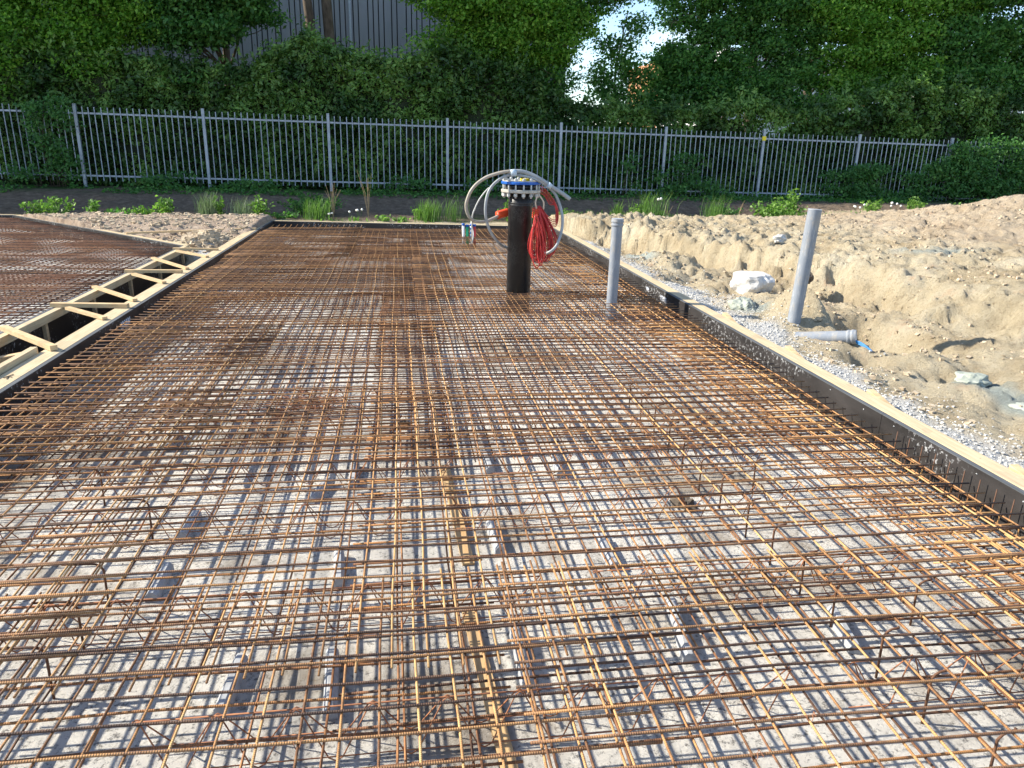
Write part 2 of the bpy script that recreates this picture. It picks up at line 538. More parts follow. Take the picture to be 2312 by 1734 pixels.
def height(x, y):
    n1 = fbm(x, y, 0.55, 5, 0.55, 3.0) - 0.5
    n2 = fbm(x, y, 2.2, 5, 0.6, 8.0) - 0.5
    n3 = fbm(x, y, 7.0, 4, 0.6, 5.0) - 0.5
    h = 0.0 + 0.05 * n1
    # terrain right of the main slab: gravel strip, pit floor, wall, terrace
    d = pdist(x, y, WALL) + 0.6 * n1 + 0.45 * n2 + 0.10 * n3
    strip = sstep(3.2, 4.4, x)
    pit = -0.10 + strip * (-0.05 - 0.12 * sstep(7.5, 9.5, y) + 0.16 * n1 + 0.16 * n2)
    ter = 0.19 + 0.12 * n1 + 0.08 * n2
    up = sstep(-0.10, 0.60 - 0.45 * sstep(8.0, 10.5, y), d)
    hr = pit * (1 - up) + ter * up
    n4 = fbm(x, y, 15.0, 3, 0.6, 12.0) - 0.5
    rug = 0.35 + 0.65 * sstep(-0.8, 0.2, d)
    left_ = sstep(7.5, 10.0, y) * 1.5 * (1 - sstep(5.9, 7.6, x) * 0.85)
    hr += strip * ((0.12 + 0.1 * left_) * n2 + (0.05 + 0.13 * left_) * n3 * rug + 0.05 * n4)
    hr += 1.05 * np.exp(-(((x - 13.4) / 3.1) ** 2 + ((y - 12.0) / 3.6) ** 2)) * (1 + 0.1 * n2)
    hr += 0.22 * np.exp(-(((x - 8.2) / 1.6) ** 2 + ((y - 8.2) / 2.0) ** 2))
    # little mounds inside the pit
    hr += 0.14 * np.exp(-(((x - 4.3) / 0.5) ** 2 + ((y - 8.6) / 0.5) ** 2)) * (x > 3.2)
    hr += 0.22 * np.exp(-(((x - 4.35) / 0.55) ** 2 + ((y - 11.6) / 0.9) ** 2))
    hr += 0.16 * np.exp(-(((x - 4.25) / 0.40) ** 2 + ((y - 7.25) / 0.30) ** 2))
    hr -= 0.65 * np.exp(-(((x - 4.98) / 0.42) ** 6 + ((y - 7.1) / 0.72) ** 6))
    hr += 0.26 * np.exp(-(((x - 4.36) / 0.19) ** 2 + ((y - 7.75) / 0.38) ** 2))
    cre = np.abs(fbm(x, y, 1.7, 5, 0.6, 31.0) - 0.5) * 2
    cre2 = np.abs(fbm(x, y, 3.6, 4, 0.6, 37.0) - 0.5) * 2
    hr -= strip * (0.10 * np.exp(-(cre / 0.035) ** 2) + 0.04 * np.exp(-(cre2 / 0.045) ** 2)) * (0.35 + 0.65 * sstep(-0.6, 0.1, d))
    hr += 0.16 * np.exp(-(((x - 4.36) / 0.16) ** 2 + ((y - 7.35) / 0.4) ** 2))
    hr -= 0.16 * np.exp(-(((x - 4.22) / 0.17) ** 2 + ((y - 6.02) / 0.16) ** 2))
    hr += 0.10 * np.exp(-(((x - 4.75) / 0.35) ** 2 + ((y - 6.0) / 0.25) ** 2))
    R_ = sstep(XR + 0.02, XR + 0.12, x)
    # terrain left rear: sand heaps between the two slabs
    hl = -0.20 + 0.34 * sstep(13.6, 15.2, y + 0.5 * n1) + 0.16 * n2 + 0.06 * n3 + 0.28 * np.exp(-(((x + 3.3) / 0.5) ** 2 + ((y - 13.6) / 0.55) ** 2))
    hl = np.minimum(hl, 0.10 + 0.1 * n2)
    L_ = 1 - sstep(XL - 0.12, XL - 0.02, x)
    hm = h * 0 - 0.06 + 0.05 * n2
    hh = hm * (1 - R_) * (1 - L_) + hr * R_ + hl * L_
    # strip of weeds, bank and fence line
    bank = -0.06 + 0.08 * n2
    t1 = sstep(16.4, 17.3, y + 0.8 * n1)
    hh = hh * (1 - t1 * (1 - 0.9 * sstep(9, 11, x))) + bank * t1 * (1 - 0.9 * sstep(9, 11, x))
    t2 = sstep(18.6, 21.0, y + 0.6 * n1)
    hh = hh * (1 - t2) + (0.27 + 0.05 * n2) * t2
    # far land
    far = sstep(24, 30, np.hypot(x, y))
    hh = hh * (1 - far) + 0.25 * far
    # holes for the slabs and the gap between the formwork
    yr = rear(x)
    ins = (x > XL - 0.03) & (x < XR + 0.03) & (y < yr + 0.03)
    hh = np.where(ins, -0.45, hh)
    lin = (x < LSX + 0.03) & (y < lrear(x) + 0.03) & (x > -18)
    hh = np.where(lin, -0.45, hh)
    gap = (x >= LSX + 0.03) & (x <= XL - 0.03)
    gz = -0.75 + 0.55 * sstep(10.9, 12.6, y) + 0.05 * n2
    hh = np.where(gap & (y < 12.6), gz, hh)
    return hh, d, n1, n2

def axis(lo, a, b, hi, step, k):
    core = list(np.arange(a, b, step))
    out = []
    s, p = step, a
    while p > lo:
        s *= k; p -= s; out.append(p)
    right = []
    s, p = step, core[-1]
    while p < hi:
        s *= k; p += s; right.append(p)
    return np.array(out[::-1] + core + right)
gx = axis(-260, -8.5, 14.0, 260, 0.042, 1.12)
gy = axis(-60, 1.5, 22.5, 420, 0.05, 1.12)
GX, GY = np.meshgrid(gx, gy, indexing='ij')
H, D_, n1, n2 = height(GX, GY)
nx, ny = GX.shape
me = bpy.data.meshes.new('ground')
me.vertices.add(nx * ny)
me.vertices.foreach_set('co', np.stack([GX, GY, H], -1).astype(np.float32).ravel())
ii = (np.arange(nx - 1)[:, None] * ny + np.arange(ny - 1)[None, :]).ravel()
q = np.stack([ii, ii + ny, ii + ny + 1, ii + 1], -1).astype(np.int32)
me.loops.add(q.size)
me.loops.foreach_set('vertex_index', q.ravel())
me.polygons.add(len(q))
me.polygons.foreach_set('loop_start', np.arange(0, q.size, 4, dtype=np.int32))
me.polygons.foreach_set('loop_total', np.full(len(q), 4, dtype=np.int32))
me.polygons.foreach_set('use_smooth', np.ones(len(q), dtype=bool))
def vattr(name, val):
    a = me.attributes.new(name, 'FLOAT', 'POINT')
    a.data.foreach_set('value', np.clip(val, 0, 1).astype(np.float32).ravel())
right = GX > XR
wob = 0.75 * n1 + 0.5 * n2
gm = right * (1 - sstep(0.35, 0.62, (GX - XR) - 0.16 - wob * 0.9 - 0.10 * np.sin(GY * 0.9))) * (GY < 15)
gm = np.maximum(gm, sstep(0.62, 0.9, np.exp(-(((GX + 3.1) / 0.5) ** 2 + ((GY - 13.2) / 1.4) ** 2)) + wob * 0.3) * (GX < XL))
clay = np.exp(-(((GX - 4.75) / 0.33) ** 2 + ((GY - 5.35) / 0.28) ** 2)) + np.exp(-(((GX - 4.75) / 0.25) ** 2 + ((GY - 4.75) / 0.35) ** 2)) \
    + 0.9 * np.exp(-(((GX - 4.0) / 0.30) ** 2 + ((GY - 8.0) / 0.3) ** 2)) + 0.9 * np.exp(-(((GX - 3.95) / 0.3) ** 2 + ((GY - 12.2) / 0.8) ** 2)) \
    + 0.6 * np.exp(-(((GX - 7.6) / 1.0) ** 2 + ((GY - 9.6) / 0.6) ** 2))
vattr('gravel', gm)
vattr('clay', sstep(0.35, 0.8, clay + wob * 0.8))
bank = sstep(16.9, 17.5, GY + 0.5 * n1)
dark = bank * (1 - sstep(9.0, 10.5, GX) * (1 - sstep(17.8, 19.0, GY)))
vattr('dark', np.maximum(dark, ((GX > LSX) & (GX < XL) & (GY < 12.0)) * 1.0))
pink = np.maximum((GX < XL) * sstep(13.4, 14.2, GY) * (1 - bank), sstep(7.5, 9.6, GX) * sstep(0.0, 0.8, D_) * 0.5)
vattr('pink', pink * (1 - gm))
gv = np.maximum(sstep(20.2, 21.3, GY + 0.5 * wob) * sstep(0.40, 0.55, 0.5 + wob), sstep(26, 30, GY))
gv = np.maximum(gv, sstep(0.60, 0.78, 0.5 + wob * 0.8) * sstep(16.6, 17.0, GY) * (GY < 19))
vattr('green', gv)
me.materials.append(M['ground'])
me.update(calc_edges=True)
ground = bpy.data.objects.new('ground', me)
COL.objects.link(ground)
tag(ground, None, None, kind='structure')

# concrete blinding under each slab
BZ = -0.27
mb = MB()
mb.v = [(XL - 0.01, -3, BZ), (XR + 0.01, -3, BZ), (XR + 0.01, rear(XR) + 0.005, BZ), (XL - 0.01, rear(XL) + 0.005, BZ)]
mb.f = [(0, 1, 2, 3)]
tag(mb.build('concrete_floor', M['base']), None, None, kind='structure')
mb = MB()
mb.v = [(-18, -3, BZ), (LSX + 0.01, -3, BZ), (LSX + 0.01, 12.44, BZ), (-7.95, 17.05, BZ), (-18, 17.5, BZ)]
mb.f = [(0, 1, 2, 3, 4)]
tag(mb.build('concrete_floor', M['base']), None, None, kind='structure')

# ------------------------------------------------------------------ formwork
def formwork(label, p, q, out, ztop=0.0, depth=0.30, face='ply', board=0.145, thick=0.05, panels=3, boards=True, extra=0.0):
    """p->q inner face line on top; out = unit outward (x,y)"""
    root = empty('formwork', label, 'formwork', (p[0], p[1], ztop))
    px, py = p; qx, qy = q
    L = math.hypot(qx - px, qy - py)
    dx, dy = (qx - px) / L, (qy - py) / L
    t = 0.021
    n = panels
    for i in range(n):
        a, b = L * i / n + (0.002 if i else 0), L * (i + 1) / n - 0.002
        m_ = MB()
        pts = []
        for s_ in (a, b):
            for o_ in (0, t):
                for z in (ztop - depth, ztop - 0.004):
                    pts.append((px + dx * s_ + out[0] * o_, py + dy * s_ + out[1] * o_, z))
        m_.v = pts
        m_.f = [(0, 1, 3, 2), (4, 6, 7, 5), (0, 4, 5, 1), (2, 3, 7, 6), (0, 2, 6, 4), (1, 5, 7, 3)]
        pan = put(m_, 'plywood_panel', M[face], root)
        e_ = MB()
        w_ = t + 0.014
        for s_ in (a, b):
            for o_ in (-0.001, w_):
                for z in (ztop - 0.0038 if False else ztop - 0.0035, ztop + 0.0015):
                    e_.v.append((px + dx * s_ + out[0] * o_ - root.location[0], py + dy * s_ + out[1] * o_ - root.location[1], z - ztop))
        e_.f = [(0, 1, 3, 2), (4, 6, 7, 5), (0, 4, 5, 1), (2, 3, 7, 6), (0, 2, 6, 4), (1, 5, 7, 3)]
        e_.build('panel_edge', M['ply_edge'], pan)
    if boards:
        cuts = [0.0]
        while cuts[-1] < L - 0.5:
            cuts.append(min(L, cuts[-1] + random.uniform(3.2, 4.4)))
        if cuts[-1] < L: cuts[-1] = L
        for a, b in zip(cuts[:-1], cuts[1:]):
            m_ = MB()
            o0 = t + 0.016
            j = random.uniform(-0.004, 0.004)
            c0 = o0 + board / 2 + j
            zt_ = ztop + 0.003 + random.uniform(0, 0.003)
            m_.beam((px + dx * (a + 0.002) + out[0] * c0, py + dy * (a + 0.002) + out[1] * c0, zt_),
                    (px + dx * (b - 0.002) + out[0] * c0, py + dy * (b - 0.002) + out[1] * c0, zt_), board, thick)
            put(m_, 'top_board', M['wood'], root)
        # studs behind the plywood
        k = 0.6
        while k < L:
            m_ = MB()
            c0 = t + 0.003 + 0.03
            x0, y0 = px + dx * k + out[0] * c0, py + dy * k + out[1] * c0
            m_.beam((x0, y0, ztop - thick - 0.004), (x0, y0, ztop - depth), 0.05, 0.05, up=(out[0], out[1], 0))
            put(m_, 'stud', M['wood'], root)
            k += 1.2
    return root

nrm = math.hypot(XR - XL, 0.68)
fw_l = formwork('black panelled formwork edge along left of main slab, pale board on top', (XL, -1.5), (XL, rear(XL)), (-1, 0), depth=0.62, panels=6)
fw_r = formwork('worn black formwork edge with white splashes along right of main slab', (XR, -1.5), (XR, rear(XR)), (1, 0), depth=0.30, face='ply_worn', board=0.125, panels=6)
fw_b = formwork('short black formwork edge across the far end of main slab', (XL + 0.001, rear(XL)), (XR, rear(XR)), (0.117, 0.993), depth=0.30, board=0.09, panels=2)
fw_g = formwork('formwork edge of the left slab facing the narrow gap', (LSX, -1.5), (LSX, 12.44), (1, 0), depth=0.66, panels=5, board=0.06, thick=0.075)
ld = Vector((-7.95 + 3.43, 17.05 - 12.44)).normalized()
fw_d = formwork('slanting grey formwork edge at the far side of the left slab', (LSX, 12.44), (-7.95, 17.05), (-ld[1] * -1, ld[0] * -1), depth=0.32, face='ply_worn', board=0.09, panels=2)
fw_f = formwork('dark far formwork edge of left slab at the photo left border', (-7.95, 17.05), (-16, 17.45), (0.05, 0.999), depth=0.32, board=0.09, panels=3)

# braces laid across the gap
def brace(p, q, wd, ht, label, z0=0.006):
    P = (p[0], p[1], z0 + ht); Q = (q[0], q[1], z0 + ht + random.uniform(0, 0.004))
    o = MB().beam(P, Q, wd, ht).build('timber_brace', M['wood_x'], loc=(p[0], p[1], z0))
    return tag(o, label, 'brace', 'timber braces across the gap between the slabs')
brace((-4.72, 13.88), (-2.70, 14.74), 0.055, 0.03, 'longest thin batten spanning the sand between both slabs')
brace((-3.43, 11.98), (-2.76, 11.90), 0.05, 0.026, 'pale batten square across the gap at its far end')
brace((-3.30, 11.72), (-2.74, 11.14), 0.05, 0.026, 'short slanting batten just nearer than the farthest cross batten')
brace((-3.44, 11.02), (-2.74, 10.08), 0.05, 0.026, 'slanting batten across the dark gap, third from its far end')
brace((-3.43, 9.88), (-2.74, 9.84), 0.055, 0.035, 'square batten over the middle of the dark gap')
brace((-3.27, 9.68), (-2.74, 9.08), 0.05, 0.026, 'slanting batten starting beside the middle square batten')
brace((-3.42, 8.84), (-2.74, 8.06), 0.05, 0.026, 'slanting batten over the gap between the two largest square battens')
brace((-3.45, 7.83), (-2.71, 7.76), 0.06, 0.04, 'thick square batten with knotty end beside white paint marks')
brace((-3.25, 7.70), (-2.74, 7.22), 0.05, 0.026, 'slanting batten starting under the thick square batten')
brace((-3.44, 6.86), (-2.74, 6.14), 0.055, 0.04, 'weathered slanting batten nearest the photo left border')
o = MB().beam((-3.40, 6.12, -0.085), (-3.09, 6.46, -0.085), 0.06, 0.09).build('timber_block', M['wood_x'], loc=(-3.40, 6.12, -0.175))
tag(o, 'stubby timber block wedged low in the near end of the gap', 'timber block')
o = MB().beam((-2.885, 3.2, 0.045), (-2.875, 6.12, 0.045), 0.05, 0.06).build('timber_batten', M['wood'], loc=(-2.885, 3.2, -0.015))
tag(o, 'squared batten lying along the outside of the left board', 'batten')
for i, (y0, lab) in enumerate(((7.15, 'farthest of the four sloping pegs along the right board'), (5.80, 'second sloping peg from far on the right board'),
                               (4.58, 'third sloping peg from far on the right board'), (3.24, 'nearest sloping peg on the right board, bright yellow end'))):
    mbb = MB().beam((XR + 0.215, y0 + 0.12, 0.018), (XR + 0.225, y0 - 0.75, -0.16), 0.05, 0.06)
    tag(mbb.build('timber_peg', M['wood_x'], loc=(XR + 0.215, y0, 0)), lab, 'peg', 'sloping timber pegs outside the right formwork')

def nails(x, sgn, fw):
    m_ = MB()
    y_ = 1.5
    while y_ < 14:
        m_.tube([(x, y_, -0.035 + random.uniform(-.006, .006)), (x + sgn * 0.0025, y_, -0.035)], 0.0045, 6)
        y_ += random.uniform(0.32, 0.5)
    put(m_, 'nail_heads', M['galv'], fw)
nails(XR - 0.0005, -1, fw_r)
# pencil and paint marks
def strokes(name, lines, r, mat, parent):
    m_ = MB()
    for ln in lines:
        m_.tube(ln, r, 5)
    return put(m_, name, mat, parent)
def scr(x, y0, z0, s, sgn, n):
    L_ = []
    for i in range(n):
        yy = y0 + sgn * (i - n / 2) * 0.035 * s
        L_.append([(x, yy, z0 - 0.05 * s), (x, yy + 0.012 * s, z0), (x, yy + 0.026 * s, z0 - 0.045 * s), (x, yy + 0.04 * s, z0 + 0.004)])
    return L_
strokes('paint_mark', scr(XL + 0.002, 7.40, -0.05, 1.4, -1, 5), 0.005, M['paint'], fw_l)
strokes('paint_mark', scr(XR - 0.002, 8.55, -0.07, 1.2, 1, 5), 0.005, M['paint'], fw_r)
strokes('paint_mark', scr(XR - 0.002, 9.15, -0.07, 1.0, 1, 3), 0.005, M['paint'], fw_r)
strokes('pencil_mark', [[(-2.78, 5.42, 0.0075), (-2.75, 5.50, 0.0075)], [(-2.765, 5.46, 0.0075), (-2.73, 5.43, 0.0075)], [(-2.765, 5.46, 0.0075), (-2.745, 5.39, 0.0075)]], 0.003, M['mud'], fw_l)

# ------------------------------------------------------------------ reinforcement
P = 0.119
ZT = -0.042
ZB = -0.205
def warp(x, y, s):
    return (0.006 * math.sin(2.1 * x + 1.3 * y + s) + 0.004 * math.sin(4.7 * y - 2.9 * x + 2 * s),
            0.007 * math.sin(1.7 * x - 0.9 * y + 2.3 * s) + 0.004 * math.sin(5.1 * x + 1.1 * s),
            0.006 * math.sin(1.9 * x + 2.3 * y + s) + 0.004 * math.sin(3.9 * y - 1.1 * x + s))
def rod(pa, pb, r, s, jit):
    L = math.hypot(pb[0] - pa[0], pb[1] - pa[1])
    n = max(2, int(L / 0.45) + 1)
    pts = []
    for i in range(n + 1):
        t = i / n
        x, y, z = (pa[k] + (pb[k] - pa[k]) * t for k in range(3))
        w_ = warp(x, y, s)
        pts.append((x + w_[0] + jit[0], y + w_[1] + jit[1], z + w_[2]))
    return MB().tube(pts, r, 6)
def mat_(label, xs, ys, y0, y1, x0, x1, z, seed, mlong, mcross, rl=0.004, rc=0.0045, clip=None, over=0.03):
    root = empty('reinforcement_mat', label, 'rebar mat', (xs[0], ys[0], z))
    nlong = 0
    for x in xs:
        a, b = y0, y1
        if clip: b = min(b, clip(x) - 0.08)
        if b - a < 0.2: continue
        j = (random.uniform(-.003, .003), random.uniform(-0.012, 0.012))
        o_ = put(rod((x, a, z), (x, b, z), rl, seed, j), 'long_bar', mlong, root, True)
        nlong += 1
    for y in ys:
        a, b = x0, x1
        if clip:
            while b > a and clip(b) - 0.06 < y: b -= 0.05
        if b - a < 0.2: continue
        j = (random.uniform(-0.012, 0.012), random.uniform(-.003, .003))
        put(rod((a, y, z + rl + rc - 0.001), (b, y, z + rl + rc - 0.001), rc, seed, j), 'cross_bar', mcross, root, True)
    return root
def seq(a, b, off, P=P):
    k0 = math.ceil((a - off) / P - 1e-6)
    out = []
    k = k0
    while off + k * P <= b + 1e-6:
        out.append(off + k * P); k += 1
    return out
OX, OY = -0.1005, 2.30
rows = [(0.55, 2.72, 0.0), (2.125, 7.25, 0.026), (6.85, 11.9, 0.0), (11.5, 15.62, 0.02)]
cols = [[(-2.59, 0.75), (0.3555, 3.03)], [(-2.60, -1.125), (-1.60, 3.03)], [(-2.60, 0.42), (0.15, 3.03)], [(-2.60, -0.75), (-1.05, 3.03)]]
where = ['nearest the camera', 'in the second row from the camera', 'in the third row beside the black pipe', 'at the far end of the slab']
for r_i, (y0, y1, ox) in enumerate(rows):
    for c_i, (x0, x1) in enumerate(cols[r_i]):
        xs = seq(x0 + 0.02, x1 - 0.04, OX + ox + (0.018 if c_i else 0))
        oy = OY + (0.013 if c_i else 0) + (0.004 * r_i)
        ys = seq(y0 + 0.05, y1 - 0.07, oy)
        zz = ZT + (0.009 if (r_i + c_i) % 2 else 0.0) - 0.004
        fin = [y1, rear(x1) - 0.1][r_i == 3]
        root_ = mat_('upper rusty mesh mat, %s part, %s' % (('left', 'right')[c_i], where[r_i]), xs, ys, y0, fin, x0, x1, zz, r_i * 1.7 + c_i,
             M['bar_long'], M['bar_cross'], 0.0045, 0.0048 if r_i == 0 else 0.0047)
        if r_i < 2:
            for q_ in range(16):
                tx, ty = random.choice(xs), random.choice(ys[:22])
                if not (x0 + .05 < tx < x1 - .05): continue
                w_ = warp(tx, ty, r_i * 1.7 + c_i)
                tx += w_[0]; ty += w_[1]; tz = zz + w_[2] + 0.004
                lp = [(tx + 0.011 * math.cos(t_) , ty + 0.011 * math.sin(t_), tz + 0.010 * math.cos(2 * t_)) for t_ in np.linspace(0.3, 6.4, 10)]
                lp += [(tx + 0.016, ty + 0.006, tz + 0.018), (tx + 0.022 + random.uniform(-.02, .01), ty - 0.012 + random.uniform(-.02, .02), tz + 0.028)]
                put(MB().tube(lp, 0.0015, 4), 'tie_wire', M['wire'], root_)
brow = [(0.5, 4.75, 0.05), (4.16, 9.6, 0.02), (9.0, 15.6, 0.05)]
for r_i, (y0, y1, ox) in enumerate(brow):
    for c_i, (x0, x1) in enumerate(((-2.58, 0.35), (-0.25, 3.0))):
        xs = seq(x0 + 0.03, x1 - 0.05, OX + ox + 0.02 * c_i, 0.238 if r_i == 0 else P)
        ys = seq(y0 + 0.05, y1 - 0.06, OY + 0.045 + 0.02 * c_i, 0.17 if r_i == 0 else P)
        mat_('lower dark mesh mat under the upper one, %s part, %s' % (('left', 'right')[c_i], ('near the camera', 'in the slab middle', 'at the far end')[r_i]),
             xs, ys, y0, y1, x0, x1, ZB + 0.01 * c_i, r_i * 2.1 + c_i + 5, M['bar_low'], M['bar_low'], 0.0045, 0.005)
# extra upper mats above the supports: thicken the far half
mat_('additional rusty mesh mat laid over the middle of slab', seq(-2.5, 2.9, OX + 0.06), seq(4.25, 5.25, OY + 0.03, 0.238), 4.16, 5.32, -2.5, 2.9, ZT - 0.022, 9.1, M['bar_long'], M['bar_cross'])
mat_('additional dense mesh mat at the far left of the main slab', seq(-2.5, 0.6, OX + 0.06), seq(9.0, 14.9, OY + 0.055), 8.9, 15.0, -2.5, 0.7, ZT - 0.022, 3.3, M['bar_long'], M['bar_cross'])
mat_('small crisp mesh patch lying before the black pipe foot', seq(0.75, 2.1, OX + 0.05), seq(7.35, 8.55, OY + 0.05), 7.3, 8.56, 0.7, 2.1, ZT + 0.014, 2.3, M['bar_long'], M['bar_cross'])
mat_('additional mesh mat laid along the left formwork', seq(-2.5, -1.2, OX + 0.055), seq(4.4, 11.0, OY + 0.06, 0.238), 4.3, 11.1, -2.56, -1.15, ZT - 0.02, 4.3, M['bar_long'], M['bar_cross'])
mat_('additional narrow mesh mat strip along the right formwork', [2.46, 2.58, 2.70, 2.80, 2.88, 2.96], seq(1.2, 11.0, OY + 0.055, 0.238), 1.1, 11.2, 2.40, 2.98, ZT - 0.035, 1.3, M['bar_long'], M['bar_cross'])

# left slab
lclip = lambda x: float(lrear(np.array(x)))
for r_i, (y0, y1) in enumerate(((3.0, 9.9), (9.3, 16.9))):
    for c_i, (x0, x1) in enumerate(((-13.5, -8.2), (-8.7, -3.52))):
        xs = seq(x0 + 0.03, x1 - 0.05, OX + 0.03 * c_i)
        ys = seq(y0 + 0.05, y1 - 0.06, OY + 0.03 * c_i + 0.01)
        mat_('reddish mesh mat on the left slab, %s part, %s' % (('outer', 'inner')[c_i], ('near half', 'far half')[r_i]),
             xs, ys, y0, y1, x0, x1, ZT + 0.012 * ((r_i + c_i) % 2), r_i + c_i * 2.2 + 7, M['bar_red'], M['bar_red'], 0.004, 0.0052, lclip)
ys = seq(4.0, 16.5, OY + 0.065)
mat_('lower dark mesh mat under the left slab mats, near part', seq(-9.5, -3.6, OX), ys[:60], 3.9, 11.3, -10.5, -3.55, ZB, 2.2, M['bar_low'], M['bar_low'], clip=lclip)
mat_('lower dark mesh mat under the left slab mats, far part', seq(-12.5, -3.6, OX + .04), ys[56:], 10.8, 16.8, -13.5, -3.55, ZB, 4.2, M['bar_low'], M['bar_low'], clip=lclip)

# U shaped edge bars
def hairpin(x, y, sgn, label, group, z1=-0.075, z2=-0.19, ln=0.55):
    pts = [(x - sgn * ln, y, z1), (x - sgn * 0.03, y, z1), (x - sgn * 0.008, y, z1 - 0.008), (x, y, z1 - 0.03), (x, y + 0.004, z2 + 0.03),
           (x - sgn * 0.008, y + 0.004, z2 + 0.008), (x - sgn * 0.03, y + 0.004, z2), (x - sgn * ln * random.uniform(0.85, 1.0), y + 0.008, z2)]
    o_ = MB().tube(pts, 0.0042, 6).build('edge_bar', M['bar_long'], loc=(x, y, z2), smooth=True)
    tag(o_, label, 'rebar', group)
y = 1.30
while y < 15.2:
    hairpin(3.01 + random.uniform(-.02, .01), y + 0.03 + random.uniform(-.012, .012), 1, 'U-shaped rusty edge bar tucked beside the right formwork', 'U-shaped edge bars beside the right formwork', ln=random.uniform(0.5, 0.6))
    if y > 3.0:
        hairpin(-2.55 + random.uniform(-.01, .03), y + 0.05 + random.uniform(-.015, .015), -1, 'U-shaped rusty edge bar tucked beside the left black formwork', 'U-shaped edge bars beside the left formwork', ln=random.uniform(0.45, 0.6))
    y += 2 * P if y > 9 else P
# hooked supports standing between the layers
def hook(x, y, sgn, label, group, ln=0.16):
    pts = [(x, y, BZ), (x, y + 0.005, -0.085), (x - sgn * 0.008, y, -0.062), (x - sgn * 0.025, y, -0.052), (x - sgn * 0.05, y, -0.049), (x - sgn * ln, y + 0.01, -0.053)]
    o_ = MB().tube(pts, 0.0048, 6).build('hooked_bar', M['steel_dark'], loc=(x, y, BZ), smooth=True)
    tag(o_, label, 'rebar', group)
for (x, y) in [(-1.26, 3.51), (-1.26, 2.92), (-1.26, 2.65), (-1.26, 2.38), (-1.62, 3.9)]:
    hook(x, y, 1, 'dark hooked bar standing in the row left of centre', 'hooked bars left of centre')
for (x, y) in [(1.09, 5.27), (1.71, 5.2), (1.70, 4.89), (1.73, 4.67), (1.71, 4.32), (1.70, 4.04), (1.70, 3.76), (1.73, 3.53), (1.74, 3.22), (1.74, 2.95), (1.76, 2.70), (1.77, 2.46), (1.77, 2.14), (1.79, 1.90), (1.81, 1.62), (2.01, 3.71), (2.12, 2.43)]:
    hook(x, y, -1, 'rusty hooked bar standing in the row right of centre', 'hooked bars right of centre', ln=0.06)
for i in range(14):
    y = 2.45 + i * 0.119 * 1.0
    o_ = MB().tube([(3.095, y, -0.24), (3.097, y, -0.03)], 0.0035, 6).build('upright_pin', M['steel_dark'], loc=(3.075, y, -0.24), smooth=True)
    tag(o_, 'short dark upright pin against the near right formwork', 'rebar', 'upright pins against the right formwork')

# lattice spacers (wire zigzag girders) running across the slab
def lattice(x0, x1, y, label, zt=-0.088, zb=-0.262):
    root = empty('lattice_spacer', label, 'rebar spacer', (x0, y, zb), 'zigzag wire spacers between the mesh layers')
    pp = 0.242
    n = int((x1 - x0) / pp)
    x1 = x0 + n * pp
    put(MB().tube([(x0, y, zt - .004), ((x0 + x1) / 2, y + .004, zt - .006), (x1, y, zt - .004)], 0.0028, 5), 'top_wire', M['wire'], root, True)
    for s_ in (-1, 1):
        put(MB().tube([(x0 - .02, y + s_ * 0.055, zb + 0.02), (x1 + .02, y + s_ * 0.055, zb + 0.02)], 0.0024, 5), 'bottom_wire', M['wire'], root, True)
        pts = []
        for i in range(n):
            a = x0 + i * pp
            b = a + pp / 2
            pts += [(a - 0.014, y + s_ * 0.007, zt - 0.01), (a, y + s_ * 0.006, zt), (a + 0.014, y + s_ * 0.007, zt - 0.01),
                    (b - 0.022, y + s_ * 0.052, zb + 0.014), (b, y + s_ * 0.055, zb + 0.004), (b + 0.022, y + s_ * 0.052, zb + 0.014)]
        pts.append((x1, y + s_ * 0.006, zt))
        put(MB().tube(pts, 0.0026, 5), 'zigzag_wire', M['wire'], root, True)
ly = [1.48, 2.02, 2.70, 3.46, 4.0, 4.7, 5.28, 6.0, 6.7, 7.4, 8.1, 8.9]
for i, y in enumerate(ly):
    a = (-2.1, -0.85, -1.62, -2.2, -1.9, -2.2, -1.2, -2.2, -1.8, -2.2, -1.9, -2.2)[i]
    rank = ('nearest', 'second nearest', 'third nearest', 'fourth nearest', 'fifth nearest', 'sixth nearest', 'seventh nearest', 'eighth nearest', 'ninth nearest', 'tenth nearest', 'eleventh nearest', 'farthest')[i]
    lattice(a, a + 2.3, y, 'zigzag wire spacer in the %s row, left piece' % rank)
    lattice(a + 2.42, 2.35, y + 0.01, 'zigzag wire spacer in the %s row, right piece' % rank)

